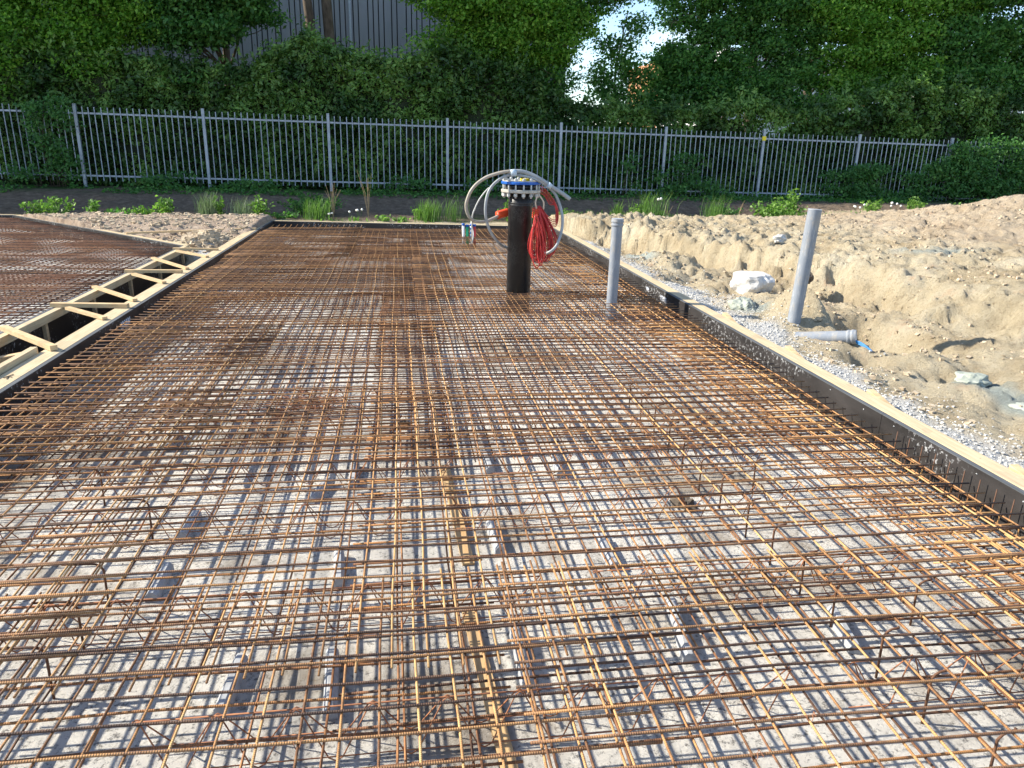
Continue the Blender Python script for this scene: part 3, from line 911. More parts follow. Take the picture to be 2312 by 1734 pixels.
# concrete spacer bars on the blinding
def spacer(x0, y0, x1, y1, label):
    p, q_ = Vector((x0, y0, 0)), Vector((x1, y1, 0))
    d = (q_ - p).normalized(); sd_ = Vector((d.y, -d.x, 0))
    m_ = MB()
    for e in (p, q_):
        for a, z in ((-0.027, 0), (0.027, 0), (0.024, 0.03), (0.010, 0.047), (-0.010, 0.047), (-0.024, 0.03)):
            v = e + sd_ * a
            m_.v.append((v.x, v.y, BZ + 0.001 + z))
    m_.f = [(0, 1, 2, 3, 4, 5), (11, 10, 9, 8, 7, 6)] + [(i, 6 + i, 6 + (i + 1) % 6, (i + 1) % 6) for i in range(6)]
    tag(m_.build('concrete_spacer', M['conc'], loc=((x0 + x1) / 2, (y0 + y1) / 2, BZ)), label, 'spacer bar', 'grey concrete spacer bars on the blinding')
SPC = [(-0.33, 3.24, -0.31, 2.98, 'pale spacer bar left of the orange strip, mid distance'), (-0.30, 2.50, -0.28, 2.16, 'large pale spacer bar left of the orange strip, near the bottom'),
       (-0.64, 2.50, -0.655, 2.22, 'pale spacer bar near the bottom, left neighbour of the large one'), (-1.10, 3.20, -1.10, 2.95, 'spacer bar beside the left row of hooked bars, nearer one'),
       (-1.10, 3.72, -1.11, 3.48, 'spacer bar beside the left row of hooked bars, farther one'), (0.43, 3.46, 0.45, 3.18, 'spacer bar just right of the orange strip'),
       (0.97, 3.26, 0.97, 2.98, 'white spacer bar midway between orange strip and right hooks'), (0.43, 2.55, 0.43, 2.22, 'spacer bar right of the weathered near strip end'),
       (1.82, 2.54, 1.77, 2.28, 'spacer bar beside the near hooked bars at right'), (-0.31, 4.30, -0.31, 4.0, 'spacer bar left of centre beside far end of strip'),
       (-0.45, 4.07, -0.53, 3.82, 'skewed spacer bar left of centre'), (0.50, 4.36, 0.51, 4.12, 'small far spacer bar right of the strip'),
       (0.94, 4.29, 0.93, 4.03, 'small far spacer bar further right of the strip'), (1.14, 2.68, 1.08, 2.30, 'skewed pale spacer bar in the near right field'),
       (-0.9, 1.75, -0.9, 1.5, 'spacer bar at the bottom left of the photo'), (-1.5, 4.9, -1.5, 4.65, 'spacer bar deep in the left field'), (0.2, 5.3, 0.2, 5.05, 'spacer bar in the centre distance')]
for s_ in SPC: spacer(*s_)

# timber strips on the blinding
o = MB().beam((0.235, 4.25, BZ + 0.014), (0.285, 3.10, BZ + 0.014), 0.058, 0.012).build('timber_strip', M['wood_floor'], loc=(0.23, 4.28, BZ))
tag(o, 'orange timber strip under the mesh, far piece', 'timber strip', 'timber strips lying under the mesh')
o = MB().beam((0.25, 2.72, BZ + 0.016), (0.315, 1.75, BZ + 0.016), 0.055, 0.014).build('timber_strip', M['wood_floor'], loc=(0.26, 2.7, BZ))
tag(o, 'weathered timber strip under the mesh, near piece at the bottom', 'timber strip', 'timber strips lying under the mesh')

# fallen tie wire, rust flakes and mud on the blinding
m_ = MB()
for i in range(150):
    a = random.gauss(-0.70, 0.13); b = random.gauss(5.45, 0.14); an = random.uniform(0, 6.28); L = random.uniform(0.06, 0.22)
    k = random.uniform(-0.06, 0.06)
    z = BZ + abs(random.gauss(0.03, 0.03)) + 0.004
    m_.tube([(a, b, z), (a + L / 2 * math.cos(an) + k, b + L / 2 * math.sin(an), z + random.uniform(-.01, .03)), (a + L * math.cos(an), b + L * math.sin(an) + k, z)], 0.0022, 4)
tag(m_.build('tie_wire_heap', M['wire'], loc=(-0.7, 5.4, BZ)), 'rusty tangle of tie wire scraps under the mesh left of centre', 'wire scraps')

def lump(name, c, r, mat, label, cat, group=None, seed=0, sub=3, rough=0.25, flat=0.0):
    import bmesh
    bm = bmesh.new()
    bmesh.ops.create_icosphere(bm, subdivisions=sub, radius=1.0)
    for v in bm.verts:
        p = v.co
        k = 1 + rough * (math.sin(3.1 * p.x + seed) * math.cos(2.7 * p.y + 1.3 * seed) + 0.5 * math.sin(6.3 * p.z + 5.1 * p.x + seed * 2.1) + 0.3 * math.cos(11 * p.y + 9 * p.x + seed))
        k += rough * 0.9 * mnoise.fractal(p * 1.7 + Vector((seed, 0, 0)), 0.9, 2.1, 5)
        v.co = Vector((p.x * k * r[0], p.y * k * r[1], p.z * k * r[2]))
        if flat and v.co.z > r[2] * flat: v.co.z = r[2] * flat + (v.co.z - r[2] * flat) * 0.2
    me_ = bpy.data.meshes.new(name)
    bm.to_mesh(me_); bm.free()
    me_.materials.append(mat)
    o_ = bpy.data.objects.new(name, me_)
    o_.location = c
    o_.rotation_euler = (0, 0, seed)
    COL.objects.link(o_)
    return tag(o_, label, cat, group)
for i, (x, y, r, lab) in enumerate([(-0.02, 4.95, 0.06, 'dark mud clod on the blinding in the slab centre'), (-0.12, 1.72, 0.07, 'dark mud clod at the bottom edge left of the strip'),
                                    (-0.17, 3.88, 0.025, 'tiny black clod by the far spacer bar'), (-0.95, 5.3, 0.06, 'dark clod left of the tie wire heap'), (1.55, 3.6, 0.07, 'dark clod near the right hooked bars')]):
    lump('mud_clod', (x, y, BZ + 0.01), (r, r * 0.7, r * 0.45), M['mud'], lab, 'clod', 'mud clods on the blinding', seed=i * 1.7 + 1, rough=0.45)

# ------------------------------------------------------------------ black pipe with flange
PC = (1.378, 8.73)
root = empty('black_standpipe', 'thick scuffed black pipe standing in the mesh, blue flange on top', 'pipe', (PC[0], PC[1], BZ))
c = (PC[0], PC[1], 0)
put(MB().lathe([(0.142, BZ), (0.142, 0.975), (0.148, 0.983), (0.142, 0.991), (0.142, 0.998), (0.148, 1.006), (0.142, 1.014), (0.142, 1.12)], c, 48), 'pipe_body', M['pe'], root, True)
put(MB().lathe([(0.15, 1.120), (0.222, 1.122), (0.228, 1.128), (0.228, 1.152), (0.222, 1.158), (0.15, 1.159)], c, 48), 'backing_ring', M['dirty_steel'], root)
put(MB().lathe([(0.175, 1.160), (0.175, 1.215)], c, 48), 'flange_neck', M['pe'], root, True)
put(MB().lathe([(0.226, 1.216), (0.230, 1.222), (0.230, 1.242), (0.224, 1.247)], c, 48), 'flange_disc', M['blue'], root)
put(MB().lathe([(0.214, 1.2475), (0.212, 1.256), (0.12, 1.257)], c, 48), 'cover_plate', M['dirty_steel'], root)
for k in range(14):
    a = 2 * math.pi * (k + 0.5) / 14
    bx_, by_ = PC[0] + 0.203 * math.cos(a), PC[1] + 0.203 * math.sin(a)
    b_ = MB().lathe([(0.0105, 1.065), (0.0105, 1.285)], (bx_, by_, 0), 10)
    bo = put(b_, 'bolt', M['galv'], root, True)
    nb = MB()
    for z0, z1 in ((1.082, 1.116), (1.258, 1.278)):
        nb.lathe([(0.021, z0), (0.021, z1)], (bx_, by_, 0), 6)
    nb.v = [(x - root.location[0], y_ - root.location[1], z - root.location[2]) for x, y_, z in nb.v]
    nb.build('nut', M['galv'], bo)
put(MB().box((-0.05, -0.03, 0), (0.05, 0.03, 0.022), 0.2, (PC[0] + 0.03, PC[1] - 0.10, 1.259)), 'yellow_tag', M['yellow'], root)
put(MB().box((-0.07, -0.015, 0), (0.06, 0.015, 0.012), -0.3, (PC[0] + 0.10, PC[1] - 0.10, 1.262)), 'yellow_tag', M['yellow'], root)

def smoothpath(pts, n=5, closed=False):
    P_ = [Vector(p) for p in pts]
    out = []
    m = len(P_)
    for i in range(m if closed else m - 1):
        if closed:
            p0, p1, p2, p3 = P_[i - 1], P_[i], P_[(i + 1) % m], P_[(i + 2) % m]
        else:
            p0, p1, p2, p3 = P_[max(i - 1, 0)], P_[i], P_[i + 1], P_[min(i + 2, m - 1)]
        for k in range(n):
            t = k / n
            out.append(0.5 * ((2 * p1) + (-p0 + p2) * t + (2 * p0 - 5 * p1 + 4 * p2 - p3) * t * t + (-p0 + 3 * p1 - 3 * p2 + p3) * t ** 3))
    if not closed: out.append(P_[-1])
    return out
hA = [(1.126, 8.80, 0.845), (1.064, 8.78, 0.818), (0.995, 8.75, 0.793), (0.91, 8.7, 0.786), (0.832, 8.68, 0.8), (0.778, 8.66, 0.845), (0.747, 8.65, 0.912), (0.739, 8.64, 0.987),
      (0.758, 8.63, 1.061), (0.791, 8.62, 1.136), (0.859, 8.62, 1.217), (0.958, 8.62, 1.285), (1.056, 8.61, 1.323), (1.155, 8.60, 1.349), (1.262, 8.6, 1.36), (1.37, 8.6, 1.357),
      (1.463, 8.6, 1.331), (1.558, 8.58, 1.288), (1.653, 8.57, 1.234), (1.75, 8.56, 1.173), (1.839, 8.55, 1.122), (1.92, 8.54, 1.066)]
root = empty('hose', 'thick beige-grey hose arching over the blue flange, cut end at right', 'hose', (1.126, 8.8, 0.845))
pa = smoothpath(hA, 4)
kcut = int(len(pa) * 0.66)
put(MB().tube(pa[:kcut + 1], 0.0185, 12), 'hose_left_length', M['hose_beige'], root, True, 'beige left half of the hose')
put(MB().tube(pa[kcut:], 0.0225, 12), 'hose_right_length', M['hose_grey'], root, True, 'grey right half of the hose')
sl = []
for i in range(15):
    sl.append(Vector((1.245, 8.86, 0.884)).lerp(Vector((1.122, 8.80, 0.856)), i / 14))
put(MB().tube(sl, [0.043 if i % 2 else 0.049 for i in range(15)], 16), 'ribbed_sleeve', M['orange'], root, True)
hB = [(1.264, 8.62, 1.324), (1.173, 8.6, 1.304), (1.098, 8.58, 1.263), (1.031, 8.57, 1.204), (0.986, 8.56, 1.137), (0.961, 8.56, 1.056), (0.951, 8.56, 0.96), (0.956, 8.57, 0.864), (0.98, 8.6, 0.774),
      (1.02, 8.63, 0.684), (1.071, 8.68, 0.609), (1.143, 8.76, 0.533), (1.222, 8.88, 0.476), (1.348, 8.95, 0.440), (1.490, 8.92, 0.434), (1.585, 8.70, 0.440), (1.663, 8.44, 0.470), (1.748, 8.42, 0.540),
      (1.799, 8.45, 0.644), (1.831, 8.5, 0.744), (1.838, 8.52, 0.843), (1.826, 8.55, 0.933), (1.799, 8.57, 1.023), (1.756, 8.58, 1.112), (1.707, 8.58, 1.165), (1.642, 8.58, 1.215), (1.556, 8.58, 1.262), (1.463, 8.58, 1.294), (1.363, 8.60, 1.313)]
root = empty('coiled_hose', 'grey hose looped once round the black pipe', 'hose', (1.264, 8.6, 1.32))
put(MB().tube(smoothpath(hB, 4, True), 0.0165, 10, closed=True), 'hose_loop', M['hose_grey'], root, True)
for (a, b, r_) in (((1.235, 8.60, 1.338), (1.30, 8.60, 1.345), 0.042), ((1.66, 8.57, 1.225), (1.70, 8.57, 1.196), 0.034)):
    put(MB().tube([a, b], [r_, r_ * 0.9], 10), 'tape_wrap', M['tape'], root, True)
o = MB().tube(smoothpath([(1.011, 8.75, 1.169), (0.958, 8.75, 1.113), (0.897, 8.75, 1.03), (0.851, 8.76, 0.932), (0.821, 8.77, 0.833), (0.835, 8.95, 0.60), (0.95, 10.2, 0.35), (1.2, 12.6, 0.2), (1.318, 14.3, 0.24), (1.318, 14.3, 0.15)], 5), 0.0085, 7)
tag(o.build('thin_cable', M['hose_pale'], loc=(1.0, 8.75, 1.16), smooth=True), 'thin pale cable running down from the hose to the coloured tubes', 'cable')

root = empty('cable_coil', 'drooping bundle of red cable strapped to the black pipe', 'cable', (1.55, 8.5, 0.98))
top = Vector((1.545, 8.53, 0.985))
for i in range(30):
    u = i / 29.0
    bx_ = 1.50 + 0.27 * u + random.uniform(-.01, .01)
    bz_ = 0.40 + 0.06 * math.sin(u * 3.1) * -1 + 0.10 * u ** 2 + random.uniform(-.03, .03)
    wd = 0.022 + random.uniform(0, 0.02)
    yy = 8.53 + random.uniform(-0.06, 0.07)
    tp = top + Vector((random.uniform(-.02, .025) + 0.02 * u, 0, random.uniform(-.015, .01)))
    lp = [tp, (tp.x * 0.6 + (bx_ - wd) * 0.4 - 0.01 + 0.02 * u, yy - 0.01, 0.80), (bx_ - wd - 0.004, yy, 0.60), (bx_ - wd, yy, bz_ + 0.05), (bx_, yy, bz_), (bx_ + wd, yy, bz_ + 0.05),
          (bx_ + wd + 0.002, yy + 0.01, 0.62), (tp.x * 0.5 + (bx_ + wd) * 0.5 + 0.012, yy + 0.01, 0.82)]
    put(MB().tube(smoothpath(lp, 3, True), 0.0055, 6, closed=True), 'cable_loop', M['red'] if i % 3 else M['red_dk'], root, True)
for i, (bx_, bz_, wd) in enumerate(((1.53, 0.30, 0.05), (1.575, 0.33, 0.035), (1.55, 0.36, 0.08))):
    lp = [(1.50, 8.42, 0.90), (bx_ - wd - 0.01, 8.40, 0.62), (bx_ - wd, 8.40, bz_ + 0.12), (bx_, 8.39, bz_), (bx_ + wd, 8.39, bz_ + 0.12), (bx_ + wd * 0.5, 8.40, 0.65), (1.52, 8.42, 0.90)]
    put(MB().tube(smoothpath(lp, 5), 0.0060, 7), 'long_cable_loop', M['red'], root, True)
m_ = MB()
for k in range(5):
    a = 0.955 - 0.022 * k
    m_.tube([(1.515 + 0.035 * math.cos(t) , 8.50 + 0.035 * math.sin(t), a + 0.01 * math.sin(t)) for t in np.linspace(0, 6.28, 9)], 0.006, 6)
put(m_, 'cable_binding', M['orange'], root, True)
for k in range(5):
    dz = 0.02 * k
    lp = [(1.60, 8.72, 1.20 - dz), (1.665, 8.74, 1.161 - dz), (1.748 - dz * .3, 8.75, 1.072 - dz), (1.807 - dz * .3, 8.75, 0.981), (1.832 - dz * .3, 8.75, 0.89), (1.832 - dz * .4, 8.75, 0.79 + dz), (1.80, 8.74, 0.735 + dz), (1.73, 8.70, 0.755 + dz), (1.63, 8.6, 0.84 + dz)]
    put(MB().tube(smoothpath(lp, 4), 0.005, 6), 'trailing_cable', M['red_dk'] if k % 2 else M['red'], root, True)
m_ = MB()
for ln in ([(1.534, 8.50, 1.10), (1.51, 8.49, 1.03), (1.528, 8.5, 0.96)], [(1.561, 8.50, 1.10), (1.603, 8.49, 1.035), (1.608, 8.5, 0.955)]):
    m_.tube(smoothpath(ln, 4), 0.0095, 6)
put(m_, 'hanging_strap', M['strap'], root, True)

# grey pipes
def pvc(label, a, b, r, rim=True, collar=False):
    a, b = Vector(a), Vector(b)
    root = empty('grey_pipe', label, 'pipe', tuple(a))
    d = (b - a).normalized()
    put(MB().tube([a, b - d * 0.004], r, 32, cap=False), 'pipe_body', M['pvc'], root, True)
    if collar:
        s_ = [b - d * 0.085, b - d * 0.075, b - d * 0.062, b - d * 0.055, b - d * 0.045, b - d * 0.035, b - d * 0.03, b - d * 0.02, b]
        put(MB().tube(s_, [r + 0.001, r + .007, r + .009, r + .004, r + .004, r + .010, r + .011, r + .007, r + .006], 32, cap=False), 'socket_ring', M['pvc'], root, True)
    put(MB().tube([b - d * 0.006, b], r + (0.0055 if collar else 0.0015), 32), 'end_cap', M['pvc_rim'], root)
    return root
pvc('upright grey pipe with ringed cap standing in the mesh near right formwork', (2.333, 8.01, BZ), (2.342, 8.01, 0.905), 0.060, collar=True)
pvc('tall leaning grey pipe standing in the sandy pit', (4.02, 7.08, -0.45), (4.095, 7.08, 1.105), 0.067)
g3 = pvc('grey pipe lying half buried in sand beside the hole', (3.93, 6.80, -0.15), (4.36, 6.46, -0.055), 0.064, collar=True)
m_ = MB()
for k in range(3):
    m_.tube(smoothpath([(4.28 + 0.015 * k, 6.52, -0.08), (4.36, 6.38 + 0.012 * k, -0.09 - 0.01 * k), (4.40, 6.24 + .01 * k, -0.14)], 4), 0.008, 6)
tag(m_.build('blue_cable', M['blue_pl'], loc=(4.3, 6.5, -0.1), smooth=True), 'short bright blue cables coming out of the lying grey pipe', 'cable')

# coloured tubes
for (x, y_, zt_, mm, nm, cap_) in ((1.171, 14.3, 0.20, 'white_pl', 'white', 'blue'), (1.247, 14.32, 0.175, 'green_pl', 'green', 'blue'), (1.320, 14.27, 0.195, 'white_pl', 'blue and white', 'blue'), (1.381, 14.3, 0.185, 'red', 'red', 'blue')):
    root = empty('coloured_tube', '%s plastic tube with blue cap in the row of four' % nm, 'tube', (x, y_, BZ), 'four coloured tubes at the far end')
    put(MB().tube([(x + 0.01, y_, BZ), (x, y_, zt_ - 0.04)], 0.027, 16), 'tube_body', M[mm], root, True)
    put(MB().tube([(x, y_, zt_ - 0.0399), (x, y_, zt_)], 0.031, 16), 'cap', M[cap_], root, True)
    if nm == 'blue and white':
        for z in (0.11, 0.03, -0.05):
            put(MB().tube([(x, y_, z - 0.022), (x, y_, z + 0.022)], 0.0278, 16), 'blue_band', M['blue_pl'], root, True)

# ------------------------------------------------------------------ stones
def G0(x, y):
    return float(height(np.array([float(x)]), np.array([float(y)]))[0][0])
lump('boulder', (4.76, 9.55, -0.07), (0.27, 0.24, 0.22), M['rock'], 'big white limestone boulder lying below the sandy bank', 'boulder', seed=2.4, sub=4, rough=0.12, flat=0.5)
lump('clay_lump', (4.78, 5.40, G0(4.78, 5.40) + 0.0), (0.20, 0.13, 0.06), M['clayclod'], 'green-grey clay lump at the right, larger and farther', 'clay lump', 'clay lumps on the sand', seed=1.1, sub=4, rough=0.16)
lump('clay_lump', (4.80, 4.75, G0(4.80, 4.75) + 0.0), (0.13, 0.22, 0.04), M['clayclod'], 'flat green-grey clay smear at the right, nearer one', 'clay lump', 'clay lumps on the sand', seed=3.1, sub=4, rough=0.16)
lump('clay_lump', (3.95, 8.1, G0(3.95, 8.1) + 0.0), (0.16, 0.14, 0.09), M['clayclod'], 'grey clay lump left of the tall leaning pipe', 'clay lump', 'clay lumps on the sand', seed=5.1, sub=4, rough=0.18)
lump('stone', (5.42, 9.35, 0.02), (0.10, 0.09, 0.10), M['mud'], 'dark brown stone right of the white boulder', 'stone', seed=4.2, sub=3, rough=0.25)
lump('stone', (6.15, 11.6, 0.27), (0.12, 0.10, 0.07), M['stone'], 'grey stone on the slope behind the leaning pipe', 'stone', seed=1.2, sub=3, rough=0.25)

def hgt(x, y):
    a, _, _, _ = height(np.atleast_1d(np.asarray(x, float)), np.atleast_1d(np.asarray(y, float)))
    return a
def pebbles(name, xs, ys, r0, r1, mat, label, cat, lift=0.3):
    n = len(xs)
    z = hgt(xs, ys)
    # squashed octahedra-like stones of 8 triangles as degenerate quads: use cubes with jitter
    base = np.array([[-1, -1, -1], [1, -1, -1], [1, 1, -1], [-1, 1, -1], [-1, -1, 1], [1, -1, 1], [1, 1, 1], [-1, 1, 1]]) * 0.6
    F = np.array([[0, 3, 2, 1], [4, 5, 6, 7], [0, 1, 5, 4], [1, 2, 6, 5], [2, 3, 7, 6], [3, 0, 4, 7]])
    V = base[None] + RNG.uniform(-0.35, 0.35, (n, 8, 3))
    r = r0 + (r1 - r0) * RNG.random(n) ** 2.5
    V *= r[:, None, None] * np.array([1, 1, 0.7])
    an = RNG.random(n) * 6.28
    c_, s_ = np.cos(an)[:, None], np.sin(an)[:, None]
    X_ = V[..., 0] * c_ - V[..., 1] * s_; Y_ = V[..., 0] * s_ + V[..., 1] * c_
    V = np.stack([X_ + xs[:, None], Y_ + ys[:, None], V[..., 2] + (z + r * lift)[:, None]], -1)
    Q = V[:, F].reshape(-1, 4, 3)
    o_ = quads(name, Q, mat)
    return tag(o_, label, cat, kind='stuff')
n = 14000
ys_ = RNG.uniform(2.2, 13.5, n); xs_ = XR + 0.18 + np.abs(RNG.normal(0, 0.36, n)) + 0.1 * np.sin(ys_ * 0.9)
pebbles('gravel', xs_, ys_, 0.004, 0.015, M['stone'], 'white crushed gravel strip along the right formwork', 'gravel')
n = 26000
ys_ = 2.5 + 14.5 * RNG.random(n) ** 1.3; xs_ = RNG.uniform(3.7, 13.0, n)
k_ = fbm(xs_, ys_, 1.6, 4, 0.6, 21.0) > 0.52
xs_, ys_ = xs_[k_], ys_[k_]
pebbles('soil_clods', xs_, ys_, 0.004, 0.034, M['clod'], 'loose sandy clods strewn over the excavated ground', 'soil clods', 0.1)
n = 900
a_ = RNG.random(n) * 6.28; q_ = np.abs(RNG.normal(0, 0.22, n))
pebbles('rubble', -3.25 + q_ * np.cos(a_), 13.5 + 1.3 * q_ * np.sin(a_), 0.012, 0.075, M['clod'], 'grey-yellow rubble heap between the slabs behind the gap', 'rubble', 0.2)
n = 2600
ys_ = RNG.uniform(12.8, 17.0, n); xs_ = RNG.uniform(-8, -2.85, n)
k_ = ys_ > lrear(xs_) + 0.15
pebbles('soil_clods', xs_[k_], ys_[k_], 0.012, 0.06, M['clod'], 'loose pinkish clods on the heap between the slabs', 'soil clods', 0.1)

# ------------------------------------------------------------------ foliage tools
def leaf_quads(C, size, up=0.6, face=None, aspect=0.6, seed=0):
    """C (n,3) centres -> folded diamond leaves"""
    n = len(C)
    nrm_ = RNG.normal(0, 1, (n, 3))
    nrm_ /= np.linalg.norm(nrm_, axis=1, keepdims=True)
    bias = np.array([0, 0, up]) if face is None else face
    nrm_ = nrm_ * 0.62 + bias
    nrm_ /= np.linalg.norm(nrm_, axis=1, keepdims=True) + 1e-9
    t = RNG.normal(0, 1, (n, 3)); t[:, 2] -= 0.35
    t -= nrm_ * np.sum(t * nrm_, axis=1, keepdims=True)
    t /= np.linalg.norm(t, axis=1, keepdims=True) + 1e-9
    b = np.cross(nrm_, t)
    s_ = (size * RNG.uniform(0.45, 1.55, n))[:, None]
    a_ = t * s_ * 0.5; w_ = b * s_ * 0.5 * aspect
    k = nrm_ * s_ * 0.12
    return np.stack([C - a_, C + w_ + k * 1.0, C + a_ - k, C - w_ + k * 1.0], axis=1)

def crown_points(blobs, per_clump=16, sig=0.17):
    out = []; cl = []
    for (cx_, cy_, cz_, rx, ry, rz, n) in blobs:
        d = RNG.normal(0, 1, (n, 3)); d /= np.linalg.norm(d, axis=1, keepdims=True)
        rr = (0.35 + 0.65 * RNG.random(n) ** 0.5)[:, None]
        c_ = d * rr * np.array([rx, ry, rz]) + np.array([cx_, cy_, cz_])
        p = c_[:, None, :] + RNG.normal(0, 1, (n, per_clump, 3)) * np.array([sig, sig, sig * 0.42])
        out.append(p.reshape(-1, 3))
        cl.append(np.repeat(RNG.random(n), per_clump))
    P_ = np.concatenate(out); c_ = np.concatenate(cl)
    return P_, np.clip(c_ * 0.6 + RNG.random(len(P_)) * 0.4, 0, 1)

def tree(label, trunk, r0, r1, blobs, mat, leaf=0.11, group='trees behind the fence', limbs=True, bark='bark', up=0.7, per=16, sig=0.17):
    base = trunk[0]
    root = empty('tree', label, 'tree', base, group)
    pts = smoothpath(trunk, 4)
    n_ = len(pts)
    tr = put(MB().tube(pts, [r0 + (r1 - r0) * i / (n_ - 1) for i in range(n_)], 10), 'trunk', M[bark], root, True)
    if limbs and blobs:
        m_ = MB()
        for (cx_, cy_, cz_, rx, ry, rz, n) in blobs:
            # leave the trunk below the blob
            zs = [p.z for p in pts]
            k = min(range(n_), key=lambda i: abs(zs[i] - (cz_ - rz * 0.5 - 0.8)))
            s_ = pts[k]
            e = Vector((cx_, cy_, cz_))
            mid = s_.lerp(e, 0.5) + Vector((random.uniform(-.3, .3), random.uniform(-.3, .3), random.uniform(0, 0.5)))
            q_ = smoothpath([s_, mid, e], 4)
            rr = max(0.02, (r0 + (r1 - r0) * k / n_) * 0.42)
            m_.tube(q_, [rr + (0.012 - rr) * i / (len(q_) - 1) for i in range(len(q_))], 6)
            for _ in range(7):
                j = random.randrange(3, len(q_))
                ee = e + Vector((random.uniform(-rx, rx), random.uniform(-ry, ry), random.uniform(-rz, rz) * 0.9))
                md = q_[j].lerp(ee, 0.5) + Vector((random.uniform(-.15, .15), random.uniform(-.15, .15), random.uniform(-.1, .2)))
                m_.tube([q_[j], md, ee], [0.018, 0.011, 0.004], 4)
        m_.v = [(x - base[0], y_ - base[1], z - base[2]) for x, y_, z in m_.v]
        m_.build('limbs', M[bark], tr, True)
    if blobs:
        P_, c_ = crown_points([b[:6] + (max(4, int(b[6] * 0.62)),) for b in blobs], int(per * 1.7), sig * 1.15)
        Q = leaf_quads(P_, leaf, face=np.tile(np.array([-0.38, -0.30, up * 0.75]), (len(P_), 1)))
        quads('crown', Q, M[mat], c_, parent=root, loc=base)
    return root

def G(x, y): return float(hgt(x, y)[0])

# ------------------------------------------------------------------ hedge
HX = [-18, -10, -8.5, -6.5, -4.2, -3.2, -2.4, -1.3, -0.4, 1.5, 3.5, 5.2, 7.2, 9, 11, 12.5, 14, 16, 18, 20, 30]
HZ = [4.0, 3.7, 3.7, 3.5, 3.55, 4.1, 4.45, 4.0, 3.95, 4.2, 3.6, 3.0, 2.75, 2.9, 3.0, 2.9, 3.3, 3.8, 3.7, 3.4, 3.6]
def hedge(label, x0, x1, n, leafmat='laurel', gap=None):
    root = empty('hedge', label, 'hedge', ((x0 + x1) / 2, 23.4, 0.25), 'laurel hedge sections behind the fence')
    def top(x): return np.interp(x, HX, HZ) + 0.55 * (fbm(x, x * 0 + 3.3, 0.9, 4, 0.6) - 0.5)
    # solid inner core; the shade between leaves is put into its dark colour
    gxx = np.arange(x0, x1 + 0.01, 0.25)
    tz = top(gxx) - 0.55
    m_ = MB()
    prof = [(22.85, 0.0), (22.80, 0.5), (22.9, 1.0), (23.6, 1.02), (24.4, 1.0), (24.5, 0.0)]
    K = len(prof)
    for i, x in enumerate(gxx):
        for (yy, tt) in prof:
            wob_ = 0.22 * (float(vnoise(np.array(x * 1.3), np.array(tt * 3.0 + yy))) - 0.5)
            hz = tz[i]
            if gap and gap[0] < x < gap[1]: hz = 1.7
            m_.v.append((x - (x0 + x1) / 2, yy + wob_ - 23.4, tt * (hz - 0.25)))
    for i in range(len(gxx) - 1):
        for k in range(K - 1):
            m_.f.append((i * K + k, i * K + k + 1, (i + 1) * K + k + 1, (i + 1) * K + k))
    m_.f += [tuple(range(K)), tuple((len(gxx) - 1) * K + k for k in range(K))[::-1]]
    m_.build('dark_core', M['core'], root)
    x = RNG.uniform(x0, x1, n)
    tp = top(x)
    s_ = RNG.random(n)
    hz = 0.3 + (tp - 0.3) * s_ ** 0.85
    bul = 1.0 * (fbm(x, hz, 1.1, 4, 0.6, 4.0) - 0.5)
    y_ = 22.60 - bul + RNG.exponential(0.13, n) + 0.35 * np.clip((hz / tp - 0.75) / 0.25, 0, 1) ** 2
    y_ = np.maximum(y_, 22.16)
    # top surface
    nt_ = int(n * 0.28)
    x2 = RNG.uniform(x0, x1, nt_); y2 = RNG.uniform(22.6, 24.6, nt_)
    z2 = top(x2) - 0.15 + RNG.exponential(0.12, nt_) * (RNG.random(nt_) < 0.75) - 0.2 * RNG.random(nt_)
    C_ = np.concatenate([np.stack([x, y_, hz], -1), np.stack([x2, y2, z2], -1)])
    # shoots sticking out of the top
    ns = int((x1 - x0) * 9)
    for _ in range(ns):
        sx_ = random.uniform(x0, x1); L = random.uniform(0.15, 0.55); tz_ = float(top(np.array([sx_]))[0])
        k = int(L * 26)
        t = np.linspace(0, 1, k)[:, None]
        C_ = np.concatenate([C_, np.array([[sx_, random.uniform(22.5, 23.6), tz_ - 0.1]]) + t * np.array([[random.uniform(-.2, .2), -.05, L]]) + RNG.normal(0, 0.03, (k, 3))])
    f_ = np.tile(np.array([0, -0.45, 0.55]), (len(C_), 1))
    k_ = C_[:, 1] > 22.06
    C_, f_ = C_[k_], f_[k_]
    Q = leaf_quads(C_, 0.135, face=f_, aspect=0.45)
    patch = fbm(C_[:, 0], C_[:, 2], 1.4, 4, 0.6, 2.0)
    rn = np.clip((patch - 0.5) * 2.6 + 0.40 + 0.45 * (RNG.random(len(C_)) - 0.4), 0, 1)
    quads('foliage', Q, M[leafmat], rn, parent=root, loc=tuple(root.location))
    return root
hedge('tall dark laurel hedge behind the left half of the fence', -17.5, -0.2, 46000)
hedge('laurel hedge behind the fence posts right of the black pipe', -0.2, 8.4, 26000)
hedge('looser laurel hedge under the trees at the right', 8.4, 27.5, 42000, gap=(10.6, 12.3))

